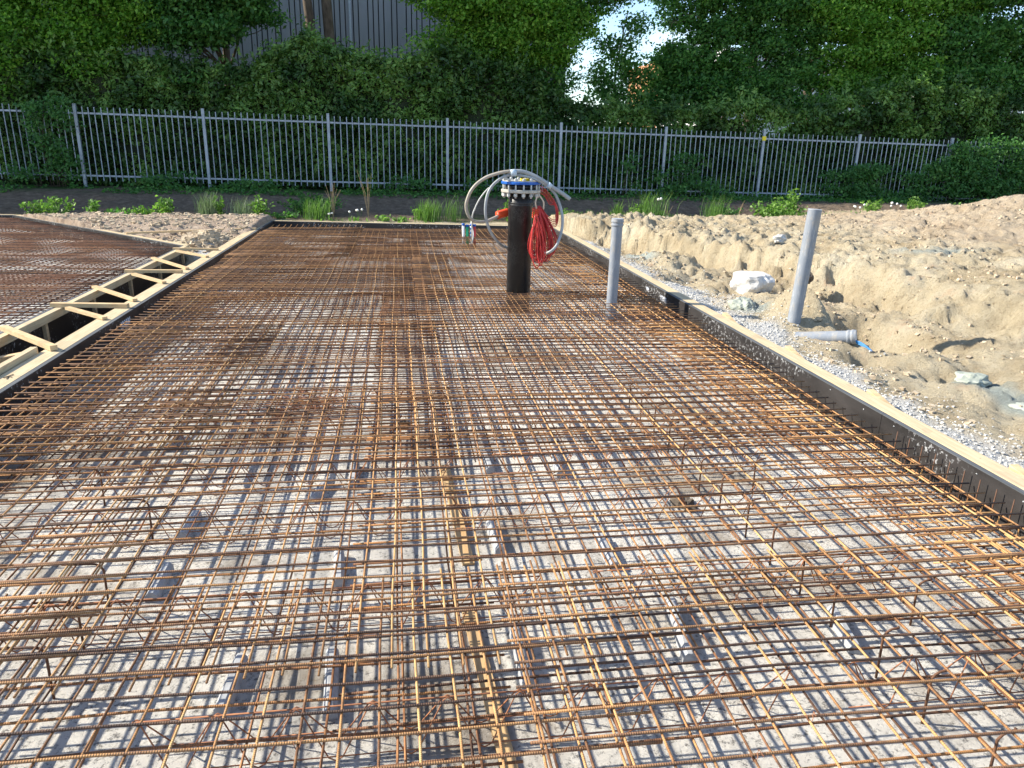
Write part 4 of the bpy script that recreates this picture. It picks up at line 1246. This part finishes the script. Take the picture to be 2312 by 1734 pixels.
# ------------------------------------------------------------------ trees
U = 9.0
tree('leafy maple with yellow-green crown over the hedge at far left', [(-9.3, 25.2, 0.2), (-9.2, 25.2, 4), (-9.0, 25.0, 13)], 0.17, 0.06,
     [(-10.6, 23.6, 4.9, 1.2, .9, .8, 330), (-8.9, 23.4, 5.3, 1.3, .9, .7, 340), (-7.5, 23.3, 4.9, 1.2, .8, .55, 260), (-10.2, 23.0, 3.4, 0.6, .5, .9, 130), (-9.0, 25, 7.3, 2.2, 1.8, 1.3, 330), (-9.4, 25, U + 1.0, 2.6, 2.4, 1.8, 260), (-6.6, 23.6, 6.2, 1.0, .9, .5, 140), (-10.0, 23.2, 4.2, 1.2, .6, .6, 260), (-8.3, 23.3, 4.2, 1.2, .6, .55, 300), (-7.0, 23.4, 4.5, 1.1, .6, .5, 260), (-9.6, 23.3, 5.9, 1.5, .8, .6, 340), (-8.4, 23.1, 3.4, .9, .4, .4, 140), (-7.4, 23.3, 5.6, 1.4, .8, .5, 300), (-11.3, 23.0, 2.9, .7, .5, 1.0, 130)], 'maple', 0.105)
tree('beech with round leaves hanging in front of cladding at left', [(-5.3, 26.2, 0.2), (-5.25, 26.1, 3.5), (-5.0, 25.8, 12)], 0.16, 0.06,
     [(-5.2, 23.4, 5.2, 1.2, .8, .55, 260), (-4.0, 23.3, 5.5, 0.9, .8, .45, 170), (-5.8, 23.3, 4.4, .8, .6, .40, 110), (-4.7, 23.2, 4.55, .55, .5, .25, 60), (-6.5, 23.2, 3.5, .4, .3, .2, 24), (-4.9, 23.5, 5.9, 1.6, .8, .45, 380), (-5.9, 23.5, 5.0, .9, .7, .45, 200), (-6.0, 23.4, 4.3, .8, .5, .4, 160), (-5.0, 23.3, 4.4, .8, .5, .35, 150), (-3.9, 23.5, 4.9, .7, .6, .25, 90), (-5.6, 23.0, 3.15, .35, .3, .2, 22), (-5.0, 25, 7.4, 1.8, 1.6, 1.1, 300), (-5, 25.6, U + .8, 2.4, 2.2, 1.5, 260)], 'beech', 0.12)
tree('slim bare trunk before grey cladding, left of the pair', [(-2.62, 25.9, 0.2), (-2.62, 25.9, 3.5), (-2.66, 26.0, 5.2), (-2.95, 26.0, 8.5), (-3.0, 26, 13)], 0.19, 0.10,
     [(-3.2, 26.5, U + 4.3, 1.6, 1.6, 1.3, 120)], 'beech', 0.14, limbs=True)
tree('thicker bare trunk before grey cladding, right of the pair', [(-2.0, 25.8, 0.2), (-2.02, 25.8, 3.5), (-2.1, 25.9, 5.3), (-2.25, 26.0, 9), (-2.2, 26, 13)], 0.20, 0.12,
     [(-1.8, 26.5, U + 4.5, 1.6, 1.6, 1.3, 120)], 'oak', 0.14)
tree('bright green field maple reaching over the middle of the fence', [(3.3, 25.3, 0.2), (3.1, 25.3, 3.2), (2.9, 25.1, 6), (2.8, 25, 12)], 0.16, 0.07,
     [(0.6, 23.6, 5.9, 1.0, .8, .45, 170), (1.5, 23.2, 5.45, .9, .7, .55, 230), (2.7, 23.2, 5.7, 1.1, .8, .6, 300), (4.0, 23.4, 5.3, 1.1, .8, .6, 280), (2.0, 23.6, 4.7, .7, .6, .4, 130), (3.1, 23.5, 4.6, .8, .6, .45, 170), (4.6, 23.7, 4.5, .8, .6, .5, 150), (2.3, 23.4, 4.0, .5, .4, .3, 60), (1.6, 23.5, 6.3, 1.6, .8, .4, 380), (3.6, 23.6, 6.3, 1.8, .8, .45, 480), (3.3, 23.9, 5.2, 1.6, .8, .6, 420), (4.3, 24.0, 4.1, .9, .6, .35, 130), (2.9, 23.9, 4.2, 1.3, .6, .45, 260), (1.3, 23.6, 4.5, .8, .5, .3, 90), (5.1, 24.1, 5.2, .9, .7, .6, 240),
      (1.0, 24.8, 7.2, 1.8, 1.6, .9, 280), (4.0, 24.8, 7.2, 2.2, 1.6, 1.0, 320), (2.8, 25, U + .8, 3.0, 2.4, 1.5, 300)], 'maple', 0.10)
tree('dark drooping shrub tree in front of the building corner', [(4.9, 24.8, 0.2), (4.85, 24.8, 2.5), (5.0, 24.7, 4.4), (5.3, 24.6, 6.5)], 0.07, 0.03,
     [(3.8, 24.0, 3.7, .8, .5, .35, 70), (4.7, 24.0, 3.5, .9, .5, .35, 80), (5.4, 24.1, 5.9, 1.2, .8, .6, 240), (6.4, 24.2, 6.2, 1.1, .8, .55, 200), (4.9, 24.2, 5.1, .9, .6, .5, 110)], 'oak', 0.10)
tree('thin leafy sapling against open sky right of building', [(6.9, 24.9, 0.2), (6.85, 24.9, 2.6), (6.9, 24.8, 4.2), (7.1, 24.7, 5.6)], 0.05, 0.015,
     [(6.5, 24.5, 4.6, .35, .3, .4, 28), (6.4, 24.5, 3.4, .5, .3, .4, 40), (7.2, 24.6, 4.8, .35, .3, .3, 16), (7.0, 24.5, 4.1, .45, .3, .5, 50), (7.5, 24.5, 3.7, .5, .35, .4, 48), (6.8, 24.5, 3.3, .5, .35, .35, 48), (7.4, 24.6, 5.3, .4, .3, .3, 30), (7.9, 24.5, 3.1, .5, .35, .3, 44), (6.3, 24.5, 3.9, .3, .3, .3, 20)], 'oak', 0.105)
tree('leaning dark trunk tree beside the open patch of sky', [(11.0, 26.2, 0.2), (10.9, 26.2, 3.0), (10.4, 26.1, 4.6), (9.95, 26.0, 6.2), (9.6, 26, 12)], 0.23, 0.09,
     [(9.2, 24.9, 4.3, 1.1, .8, .5, 230), (10.2, 25.1, 5.2, 1.0, .8, .5, 200), (9.9, 25.2, 4.0, 1.2, .7, .5, 220), (10.9, 25.3, 6.2, 1.3, .8, .5, 220), (11.1, 24.9, 3.6, .9, .6, .5, 180), (10.2, 24.9, 3.1, 1.2, .6, .4, 200), (9.6, 24.8, 3.5, 1.2, .8, .45, 240), (9.3, 25.2, 6.2, 1.3, .9, .5, 230), (8.9, 25.0, 5.5, .7, .6, .35, 70), (10.9, 25.0, 4.3, .8, .7, .45, 160), (8.6, 25.0, 3.7, .6, .4, .4, 110), (8.8, 25.0, 4.5, .6, .5, .4, 80), (8.4, 25.0, 3.1, .8, .5, .4, 100), (8.9, 25.1, 6.9, .8, .7, .4, 70), (10.3, 25.2, 6.9, 1.8, 1.2, .5, 300), (10, 26, U + .5, 2.6, 2.2, 1.4, 280)], 'oak', 0.105)
tree('straight dark trunk tree second right of the sky gap', [(12.2, 26.3, 0.2), (12.15, 26.2, 3.0), (11.95, 26.0, 5.6), (11.8, 26, 12)], 0.21, 0.10,
     [(12.0, 25.0, 5.0, .9, .7, .4, 130), (12.4, 25.0, 5.9, 1.4, .8, .4, 260), (12.6, 25.3, 4.8, 1.3, .8, .5, 110), (13.2, 25.2, 4.3, 1.0, .7, .4, 60), (11.2, 25.2, 5.4, .9, .7, .4, 170), (12.6, 24.9, 3.2, .8, .6, .4, 120), (11.6, 24.8, 3.6, 1.0, .7, .4, 170), (12.9, 24.9, 4.0, .9, .7, .5, 190), (12.4, 25.1, 6.3, 1.4, .9, .55, 260), (13.3, 25.1, 5.4, .9, .7, .5, 190), (12, 26, 7.6, 2.2, 2, .8, 260), (12, 26, U + 1.2, 2.4, 2.2, 1.3, 240)], 'oak', 0.105)
tree('straight trunk tree third right of the sky gap', [(14.2, 26.4, 0.2), (14.2, 26.2, 3.2), (14.15, 26.0, 5.4), (14.0, 26, 12)], 0.18, 0.09,
     [(14.6, 24.8, 5.6, 1.3, .9, .6, 330), (14.9, 24.7, 3.8, 1.0, .6, .4, 200), (15.6, 25.0, 5.6, 1.2, .8, .6, 160), (14.3, 25.0, 4.0, .8, .6, .4, 50), (15.8, 25.0, 4.2, 1.0, .7, .4, 200), (13.8, 24.9, 6.0, 1.4, .9, .5, 300), (14.0, 24.9, 4.6, .7, .6, .35, 80), (15.2, 24.6, 4.7, 1.0, .7, .45, 170), (14.2, 25, 6.7, 1.8, 1.2, .5, 340), (13.6, 24.6, 3.1, .8, .5, .3, 90), (14, 26, U, 2.4, 2.2, 1.4, 280)], 'maple', 0.105)
tree('pale trunk tree with ivy, fourth right of the sky gap', [(16.45, 26.2, 0.2), (16.4, 26.0, 3.4), (16.3, 25.9, 5.2), (16.2, 26, 12)], 0.15, 0.09,
     [(16.8, 24.6, 5.4, 1.2, .8, .6, 320), (17.2, 24.5, 3.5, 1.1, .6, .5, 260), (15.9, 24.6, 4.9, .9, .7, .4, 180), (17.6, 24.5, 6.3, 1.4, .8, .5, 320), (16.1, 24.7, 6.5, 1.6, 1.0, .5, 330), (17.0, 24.4, 4.3, 1.0, .7, .45, 210), (15.7, 24.5, 3.6, .6, .4, .3, 60), (16.4, 24.3, 3.6, .8, .6, .4, 120), (16, 26, U - .3, 2.4, 2.2, 1.4, 300)], 'maple', 0.105, bark='dry')
tree('dense dark tree mass filling the upper right corner', [(19.6, 26.0, 0.2), (19.5, 26.0, 4), (19.4, 26, 12)], 0.22, 0.10,
     [(18.5, 24.3, 5.2, 1.5, .9, .9, 520), (20.6, 24.2, 5.3, 1.6, .9, 1.0, 560), (18.8, 24.3, 6.7, 1.7, 1.0, .6, 430), (20.6, 24.2, 7.0, 1.8, 1.0, .7, 380), (18.0, 24.2, 4.0, 1.0, .7, .6, 240), (19.4, 24.0, 4.0, 1.3, .8, .6, 330), (21.4, 24.0, 3.9, 1.2, .8, .8, 300), (19.4, 26, U, 3, 2.4, 1.5, 330)], 'oak', 0.11)
tree('bright sunlit maple spray at the top right border', [(22.6, 24.6, 0.2), (22.5, 24.5, 4), (22, 24.4, 9)], 0.12, 0.05,
     [(20.6, 23.0, 6.0, .7, .5, .35, 110), (21.8, 23.2, 5.8, .9, .7, .5, 170), (22.3, 23.6, 6.9, 1.4, 1.0, .9, 280)], 'maple', 0.11)
# unseen trees added left of the picture so their tops shade the bank
for i, x in enumerate((-13.5, -18.0, -23.0, -28.5)):
    tree('unseen tall tree added beyond the left border to shade the bank, %s' % ('nearest', 'second', 'third', 'farthest')[i], [(x, 25.5, 0.2), (x + .1, 25.5, 5), (x, 25.5, 14)], 0.22, 0.08,
         [(x, 25, 6, 2.4, 2, 1.6, 260), (x, 25, 9.5, 2.8, 2.4, 2.2, 300), (x + .4, 25, 13, 2.2, 2, 1.6, 220)], 'oak', 0.20, sig=0.3)

# overgrowth in front of / through the fence
def climber(label, spots, mat='beech', leaf=0.085, per=14, sig=0.13):
    base = (spots[0][0], 21.95, G(spots[0][0], 21.9))
    root = empty('climbing_shrub', label, 'climber', base, 'shrubs growing through the fence')
    spots2 = []
    for (a_, b_, c__, rx, ry, rz, n) in spots:
        for q_ in range(4):
            spots2.append((a_ + random.uniform(-1, 1) * rx * 1.2, b_, max(0.4, c__ + random.uniform(-1, .8) * rz), rx * random.uniform(.3, .8), ry, rz * random.uniform(.3, .8), max(3, int(n * 0.22))))
    P_, c_ = crown_points(spots2, per, sig)
    quads('foliage', leaf_quads(P_, leaf, face=np.tile(np.array([0, -0.5, 0.5]), (len(P_), 1))), M[mat], c_, parent=root, loc=base)
    for (cx_, cy_, cz_, rx, ry, rz, n) in spots:
        for _ in range(3):
            m_ = MB().tube([(cx_ + random.uniform(-.1, .1), 22.0, base[2]), (cx_ + random.uniform(-.2, .2), cy_, cz_ * 0.6), (cx_ + random.uniform(-rx, rx), cy_, cz_ + rz * .5)], [0.012, 0.008, 0.003], 4)
            put(m_, 'stem', M['twig'], root)
climber('leafy vine climbing the fence at the photo left border', [(-9.1, 21.85, 2.3, .35, .12, .25, 60), (-8.95, 21.85, 1.7, .3, .1, .4, 60), (-8.8, 21.85, 1.0, .25, .1, .5, 60), (-9.5, 21.85, 0.6, .4, .12, .25, 30)])
climber('shrub poking through the fence right of the black pipe', [(8.3, 21.85, 1.2, .7, .15, .35, 50), (8.0, 21.85, 0.6, .8, .15, .3, 60), (9.3, 21.85, 0.55, .5, .15, .25, 40), (6.6, 21.85, 1.1, .25, .1, .5, 22)])
climber('shrub covering the fence foot under the fourth tree', [(14.4, 21.8, 1.3, .8, .15, .45, 110), (13.7, 21.8, 0.8, .6, .15, .35, 60), (15.0, 21.8, 0.6, 1.0, .2, .3, 110)])
climber('dense climber smothering the fence at the right border', [(17.2, 21.75, 1.5, 1.0, .2, .55, 260), (18.8, 21.7, 1.6, 1.3, .2, .55, 330), (16.3, 21.8, 0.8, .7, .15, .4, 110), (18.0, 21.7, 0.8, 1.6, .2, .4, 280), (20.4, 21.7, 1.3, 1.2, .2, .8, 300)])
climber('low ivy tufts at the fence foot left of black pipe', [(-6.3, 21.8, 0.5, .5, .12, .2, 40), (-4.0, 21.8, 0.45, .5, .12, .18, 40), (0.2, 21.8, 0.55, .35, .12, .25, 30), (2.3, 21.85, .5, .4, .1, .2, 25)])

# ------------------------------------------------------------------ fence
fence = empty('fence', 'galvanised steel bar fence in front of the hedge', 'fence', (4.5, 22.0, 0.25))
def fz(x): return 0.04 - 0.009 * (x - 1.0)
posts = [-14.6, -11.45, -8.32, -5.15, -1.9, 1.35, 4.58, 7.72, 10.75, 13.85, 16.95, 20.1, 23.25]
for i, x in enumerate(posts):
    lean = random.uniform(-.01, .01)
    put(MB().box((-0.036, -0.036, 0), (0.036, 0.036, 2.10), 0, (x + lean, 22.0, 0.16 + fz(x))), 'post', M['fence'], fence)
picks = []
for a, b in zip(posts[:-1], posts[1:]):
    for z in (0.46, 2.03):
        j = random.uniform(-.004, .004)
        put(MB().beam((a + 0.038, 22.0, z + 0.022 + j + fz(a)), (b - 0.038, 22.0, z + 0.022 + j + fz(b)), 0.03, 0.044), 'rail', M['fence'], fence)
    n_ = 19
    for k in range(1, n_ + 1):
        picks.append(a + (b - a) * k / (n_ + 1))
picks.sort(key=lambda x: abs(x - 4.0) if x > -9 else 99)
rest = MB()
for i, x in enumerate(picks):
    t = random.uniform(-.006, .006); j = random.uniform(-.01, .01)
    m_ = MB().tube([(x, 21.966 + t * .3, 0.33 + j + fz(x)), (x + t * (1 if random.random() > .04 else 5), 21.966, 2.19 + j + fz(x))], 0.0135, 4)
    if i < 100:
        put(m_, 'picket', M['fence'], fence)
    else:
        b = len(rest.v)
        rest.v += m_.v; rest.f += [tuple(b + k for k in f) for f in m_.f]
o = put(rest, 'pickets', M['fence'], fence)
o['kind'] = 'stuff'
o = MB().box((-0.06, -0.004, -0.06), (0.06, 0.004, 0.06), 0, (10.75, 21.955, 1.99)).build('yellow_marker', M['yellow'], loc=(10.75, 21.955, 2.04))
tag(o, 'small yellow marker fixed to a fence post top', 'marker')

# ------------------------------------------------------------------ buildings behind
bx0, bx1, by0 = -34.0, 6.72, 32.0
root = empty('clad_building', 'grey hall with ribbed metal cladding behind the left trees', 'building', (bx1, by0, 0.2))
m_ = MB()
xx = bx1 - 0.10
m_.box((bx0, by0 + 0.03, 0.2), (bx1 - 0.02, by0 + 24, 9.2))
put(m_, 'wall', M['clad'], root)
ribs = MB(); grooves = MB()
x = bx1 - 0.12
k = 0
while x > -19:
    wd = (0.20, 0.20, 0.36, 0.20, 0.30, 0.20)[k % 6]
    ribs.box((x - wd + 0.045, by0 - 0.02, 0.2), (x, by0 + 0.028, 9.18))
    x -= wd; k += 1
    grooves.box((x + 0.004, by0 + 0.012, 0.2), (x + 0.040, by0 + 0.0285, 9.17))
put(ribs, 'cladding_panels', M['clad'], root)
put(grooves, 'panel_joints', M['clad_dk'], root)
put(MB().box((bx1 - 0.11, by0 - 0.035, 0.2), (bx1 + 0.04, by0 + 0.2, 9.2)), 'corner_trim', M['clad_dk'], root)
put(MB().box((bx0 - .1, by0 - 0.12, 9.2), (bx1 + 0.1, by0 + 24.1, 9.5)), 'roof_edge', M['clad_dk'], root)
put(MB().tube([(-1.75, by0 - 0.1, 0.2), (-1.75, by0 - 0.1, 9.1)], 0.05, 10), 'downpipe', M['pvc_rim'], root, True)

root = empty('white_building', 'long white rendered building glimpsed through the right trees', 'building', (26, 46, 0.2))
put(MB().box((19.5, 46, 0.2), (40, 58, 7.2)), 'wall', M['wall_white'], root)
put(MB().box((19.42, 45.92, 7.2), (40.1, 58.1, 7.45)), 'parapet', M['wall_white'], root)
root = empty('brick_building', 'orange brick building glimpsed beside the patch of sky', 'building', (21, 60, 0.2))
put(MB().box((20.6, 60, 0.2), (30, 70, 7.9)), 'wall', M['brick'], root)
put(MB().box((20.45, 59.85, 7.9), (30.2, 70.2, 8.2)), 'roof', M['brick'], root)
put(MB().box((21.6, 59.97, 4.5), (22.8, 59.998, 5.8)), 'window', M['glass'], root)

# ------------------------------------------------------------------ weeds and grass
WG = 'weeds growing behind the slabs'
def weed(x, y, h, n, label, mat='weed', spread=0.25, leaf=0.055, name='weed', per=9):
    z = G(x, y); h *= 1.12; n = int(n * 1.2); spread *= 1.15
    root = empty(name, label, 'plant', (x, y, z), WG)
    st = MB(); C_ = []
    for i in range(n):
        a = random.uniform(0, 6.28); d = spread * random.random() ** 0.6
        hh = h * random.uniform(0.55, 1.0) * (1 - 0.35 * d / max(spread, .01))
        bx_, by_ = x + 0.4 * d * math.cos(a), y + 0.4 * d * math.sin(a)
        tx, ty = x + d * math.cos(a), y + d * math.sin(a)
        p = [Vector((bx_, by_, z)), Vector(((bx_ + tx) / 2, (by_ + ty) / 2, z + hh * 0.6)), Vector((tx, ty, z + hh))]
        st.tube(p, [0.005, 0.004, 0.002], 4)
        k = int(per * hh / 0.25) + 3
        for j in range(k):
            t = 0.15 + 0.85 * (j + random.random()) / k
            q_ = p[0].lerp(p[1], t * 2) if t < .5 else p[1].lerp(p[2], t * 2 - 1)
            C_.append((q_.x + random.gauss(0, leaf * 0.7), q_.y + random.gauss(0, leaf * 0.7), max(z + 0.01, q_.z + random.gauss(0, leaf * 0.3))))
    put(st, 'stem', M['grass'] if mat != 'dry' else M['dry'], root)
    C_ = np.array(C_)
    quads('foliage', leaf_quads(C_, leaf * 1.35, 0.5, aspect=0.55), M[mat], RNG.random(len(C_)), parent=root, loc=(x, y, z))
    return root
def blades(x, y, h, n, sx_, sy_, w_, base=None):
    bx_ = x + RNG.normal(0, sx_, n); by_ = y + RNG.normal(0, sy_, n)
    bz = hgt(bx_, by_) if base is None else np.full(n, base)
    a = RNG.random(n) * 6.28; ln = h * RNG.uniform(0.5, 1.1, n); lean = RNG.uniform(0.1, 0.6, n) * ln
    dx, dy = np.cos(a), np.sin(a)
    b0 = np.stack([bx_, by_, bz - 0.01], -1)
    mid = b0 + np.stack([dx * lean * 0.35, dy * lean * 0.35, ln * 0.62], -1)
    tip = b0 + np.stack([dx * lean, dy * lean, ln * 0.95], -1)
    sd_ = np.stack([-dy, dx, np.zeros(n)], -1) * w_
    q1 = np.stack([b0 - sd_, b0 + sd_, mid + sd_ * .8, mid - sd_ * .8], 1)
    q2 = np.stack([mid - sd_ * .8, mid + sd_ * .8, tip + sd_ * .1, tip - sd_ * .1], 1)
    return np.concatenate([q1, q2])
def tuft(x, y, h, n, label, mat='grass', sp=0.07, w_=0.005, name='grass_tuft'):
    h *= 1.25
    z = G(x, y)
    Q = blades(x, y, h, n, sp, sp, w_)
    o_ = quads(name, Q, M[mat], np.tile(RNG.random(n), 2), loc=(x, y, z))
    return tag(o_, label, 'plant', WG)
def heads(x, y, h, k, label, mat='fluff', r=0.026, sp=0.12):
    z = G(x, y)
    root = empty('dandelion', label, 'plant', (x, y, z), WG)
    st = MB()
    for i in range(k):
        px_, py_ = x + random.gauss(0, sp), y + random.gauss(0, sp * .6); hh = h * random.uniform(0.65, 1.05)
        st.tube([(px_, py_, z), (px_ + .01, py_, z + hh * .5), (px_ + random.uniform(-.03, .03), py_, z + hh)], 0.0035, 4)
        t = st.v[-1]
        put(MB().lathe([(r * math.sin(a_), -r * math.cos(a_)) for a_ in (0.3, 0.9, 1.57, 2.2, 2.8)], (t[0], t[1], z + hh), 8), 'seed_head', M[mat], root, True)
    put(st, 'stem', M['grass'], root)
    lv = blades(x, y, h * .35, 26, sp, sp * .6, 0.012)
    quads('leaves', lv, M['weed'], RNG.random(52), parent=root, loc=(x, y, z))
Y0 = 17.35
weed(-7.75, 17.6, 0.38, 14, 'leafy weed at the left border above the far formwork', spread=.3)
weed(-7.25, 17.5, 0.42, 16, 'second leafy weed from the left border', spread=.3)
weed(-6.5, 17.4, 0.42, 10, 'slender weed third from the left border', spread=.15)
weed(-5.85, 17.4, 0.26, 22, 'low spreading weed left of the tall bright weed', mat='beech', spread=.45)
weed(-5.08, 17.3, 0.50, 20, 'tall bright green weed left of the blue-grey grass', spread=.25)
weed(-5.45, 17.25, 0.28, 18, 'low bright weed at the foot of the tall one', spread=.3)
tuft(-4.15, 17.3, 0.48, 240, 'large blue-grey spiky grass tuft among the left weeds', 'greygrass', 0.09, 0.004)
weed(-3.95, 17.45, 0.55, 7, 'thin yellow-green shoot behind the spiky grass', spread=.1)
tuft(-3.45, 17.35, 0.42, 160, 'upright grass tuft between two bright weeds', 'greygrass', 0.12, 0.004)
weed(-3.05, 17.3, 0.48, 18, 'bright weed nearest the left slab corner', spread=.22)
weed(-2.55, 17.6, 0.15, 20, 'low dull weed just left of the slab corner', mat='beech', spread=.4)
weed(-2.1, 18.6, 0.55, 60, 'broad dark green clump on the bank above slab corner', mat='beech', spread=.75, leaf=.05)
tuft(-1.9, 17.5, 0.42, 150, 'bright long grass tuft behind the slab corner', 'grass', 0.13, 0.006)
heads(-1.55, 17.2, 0.20, 3, 'dry yellow dandelions behind the slab corner', r=.02)
heads(-0.95, 17.2, 0.30, 4, 'cluster of white dandelion clocks behind left part of slab end')
weed(-0.35, 17.2, 0.14, 10, 'low pale weed beside the dandelion cluster', spread=.2)
weed(0.0, 17.25, 0.10, 10, 'tiny pale green weed left of tall grass clump', spread=.2)
tuft(0.62, 17.3, 0.42, 230, 'tall bright grass clump behind slab centre', 'grass', 0.13, 0.006)
tuft(1.15, 17.35, 0.50, 110, 'thin tall grass beside the bright clump', 'grass', 0.12, 0.004)
weed(0.5, 17.5, 0.35, 12, 'leafy weed in the bright grass clump', spread=.25)
weed(2.55, 17.2, 0.55, 30, 'bright bushy weed left of the black pipe', spread=.3)
weed(2.95, 17.15, 0.30, 26, 'yellow-green flowering weed left of the black pipe foot', spread=.3)
weed(3.75, 17.2, 0.35, 14, 'leafy weed half hidden behind the red cables', spread=.2)
tuft(4.95, 16.9, 0.32, 60, 'small grass tuft left of the ringed grey pipe', 'grass', 0.06, 0.010)
tuft(5.7, 17.0, 0.50, 200, 'tall grass behind the ringed grey pipe', 'grass', 0.20, 0.006)
weed(5.5, 17.1, 0.45, 12, 'leafy weed in the tall grass behind ringed pipe', spread=.25)
heads(5.9, 16.8, 0.62, 2, 'tall single dandelion clock above the ringed grey pipe', r=.03, sp=.05)
tuft(7.35, 17.1, 0.55, 150, 'tall thin seeding grass right of the ringed pipe', 'grass', 0.12, 0.004)
weed(8.1, 18.4, 0.42, 24, 'dull weed patch on the bank right of the grass', mat='beech', spread=.5)
weed(9.15, 17.5, 0.62, 60, 'large bright green bush left of the leaning pipe', spread=.62, leaf=.06, name='bush', per=8)
weed(9.55, 17.5, 1.05, 8, 'tall shoot rising from the large bright bush', spread=.15, leaf=.07, name='shoot')
heads(10.86, 17.0, 0.26, 4, 'dandelion clocks on the crest right of leaning pipe')
weed(11.5, 17.3, 0.35, 16, 'yellow flowering weed on the crest', spread=.25)
heads(11.9, 17.0, 0.22, 5, 'white flower heads at the mound foot')
weed(12.8, 17.5, 0.40, 14, 'small bright weed behind the sand mound, left one', spread=.2)
weed(14.4, 18.2, 0.5, 14, 'small bright weed behind the sand mound, right one', spread=.2)
# dry stalks
def stalks(x, y, h, k, label):
    z = G(x, y); m_ = MB()
    for i in range(k):
        a = random.uniform(-.25, .25)
        m_.tube([(x, y, z), (x + a * .4 * h, y, z + h * .5), (x + a * h, y + random.uniform(-.1, .1), z + h * random.uniform(.7, 1))], [0.006, 0.004, 0.002], 4)
    tag(m_.build('dry_stalks', M['dry'], loc=(x, y, z)), label, 'plant', WG)
stalks(-1.55, 18.0, 0.85, 9, 'bundle of dry stalks left of the dandelion cluster')
stalks(-0.75, 18.2, 1.1, 6, 'thin bare dry stalks above the dandelion cluster')
stalks(7.9, 17.0, 0.55, 3, 'bent dry stalk left of the large bush')
stalks(6.25, 17.3, 0.5, 3, 'short reddish dry stalks by the seeding grass')
# ground cover
n = 9000
xs_ = RNG.uniform(-13, 20, n); ys_ = RNG.uniform(20.4, 21.95, n)
k_ = fbm(xs_, ys_, 0.9, 3) > 0.42
xs_, ys_ = xs_[k_], ys_[k_]
C_ = np.stack([xs_, ys_, hgt(xs_, ys_) + RNG.exponential(0.05, len(xs_))], -1)
o = quads('ground_cover', leaf_quads(C_, 0.085, 0.8), M['beech'], RNG.random(len(C_)))
tag(o, 'low green ground cover along the foot of the fence', 'ground cover', kind='stuff')
Q = [blades(x_, 16.75 + random.uniform(-.25, .45), 0.12, 90, 0.35, 0.10, 0.004) for x_ in np.arange(3.8, 10.2, 0.40)]
Q += [blades(x_, 17.1 + random.uniform(-.25, .35), 0.10, 30, 0.3, 0.12, 0.004) for x_ in np.arange(-8, 3.0, 1.1)]
Q = np.concatenate(Q)
o = quads('grass', Q, M['grass'], RNG.random(len(Q)))
tag(o, 'short bright grass fringe along the edge of the sand', 'grass', kind='stuff')
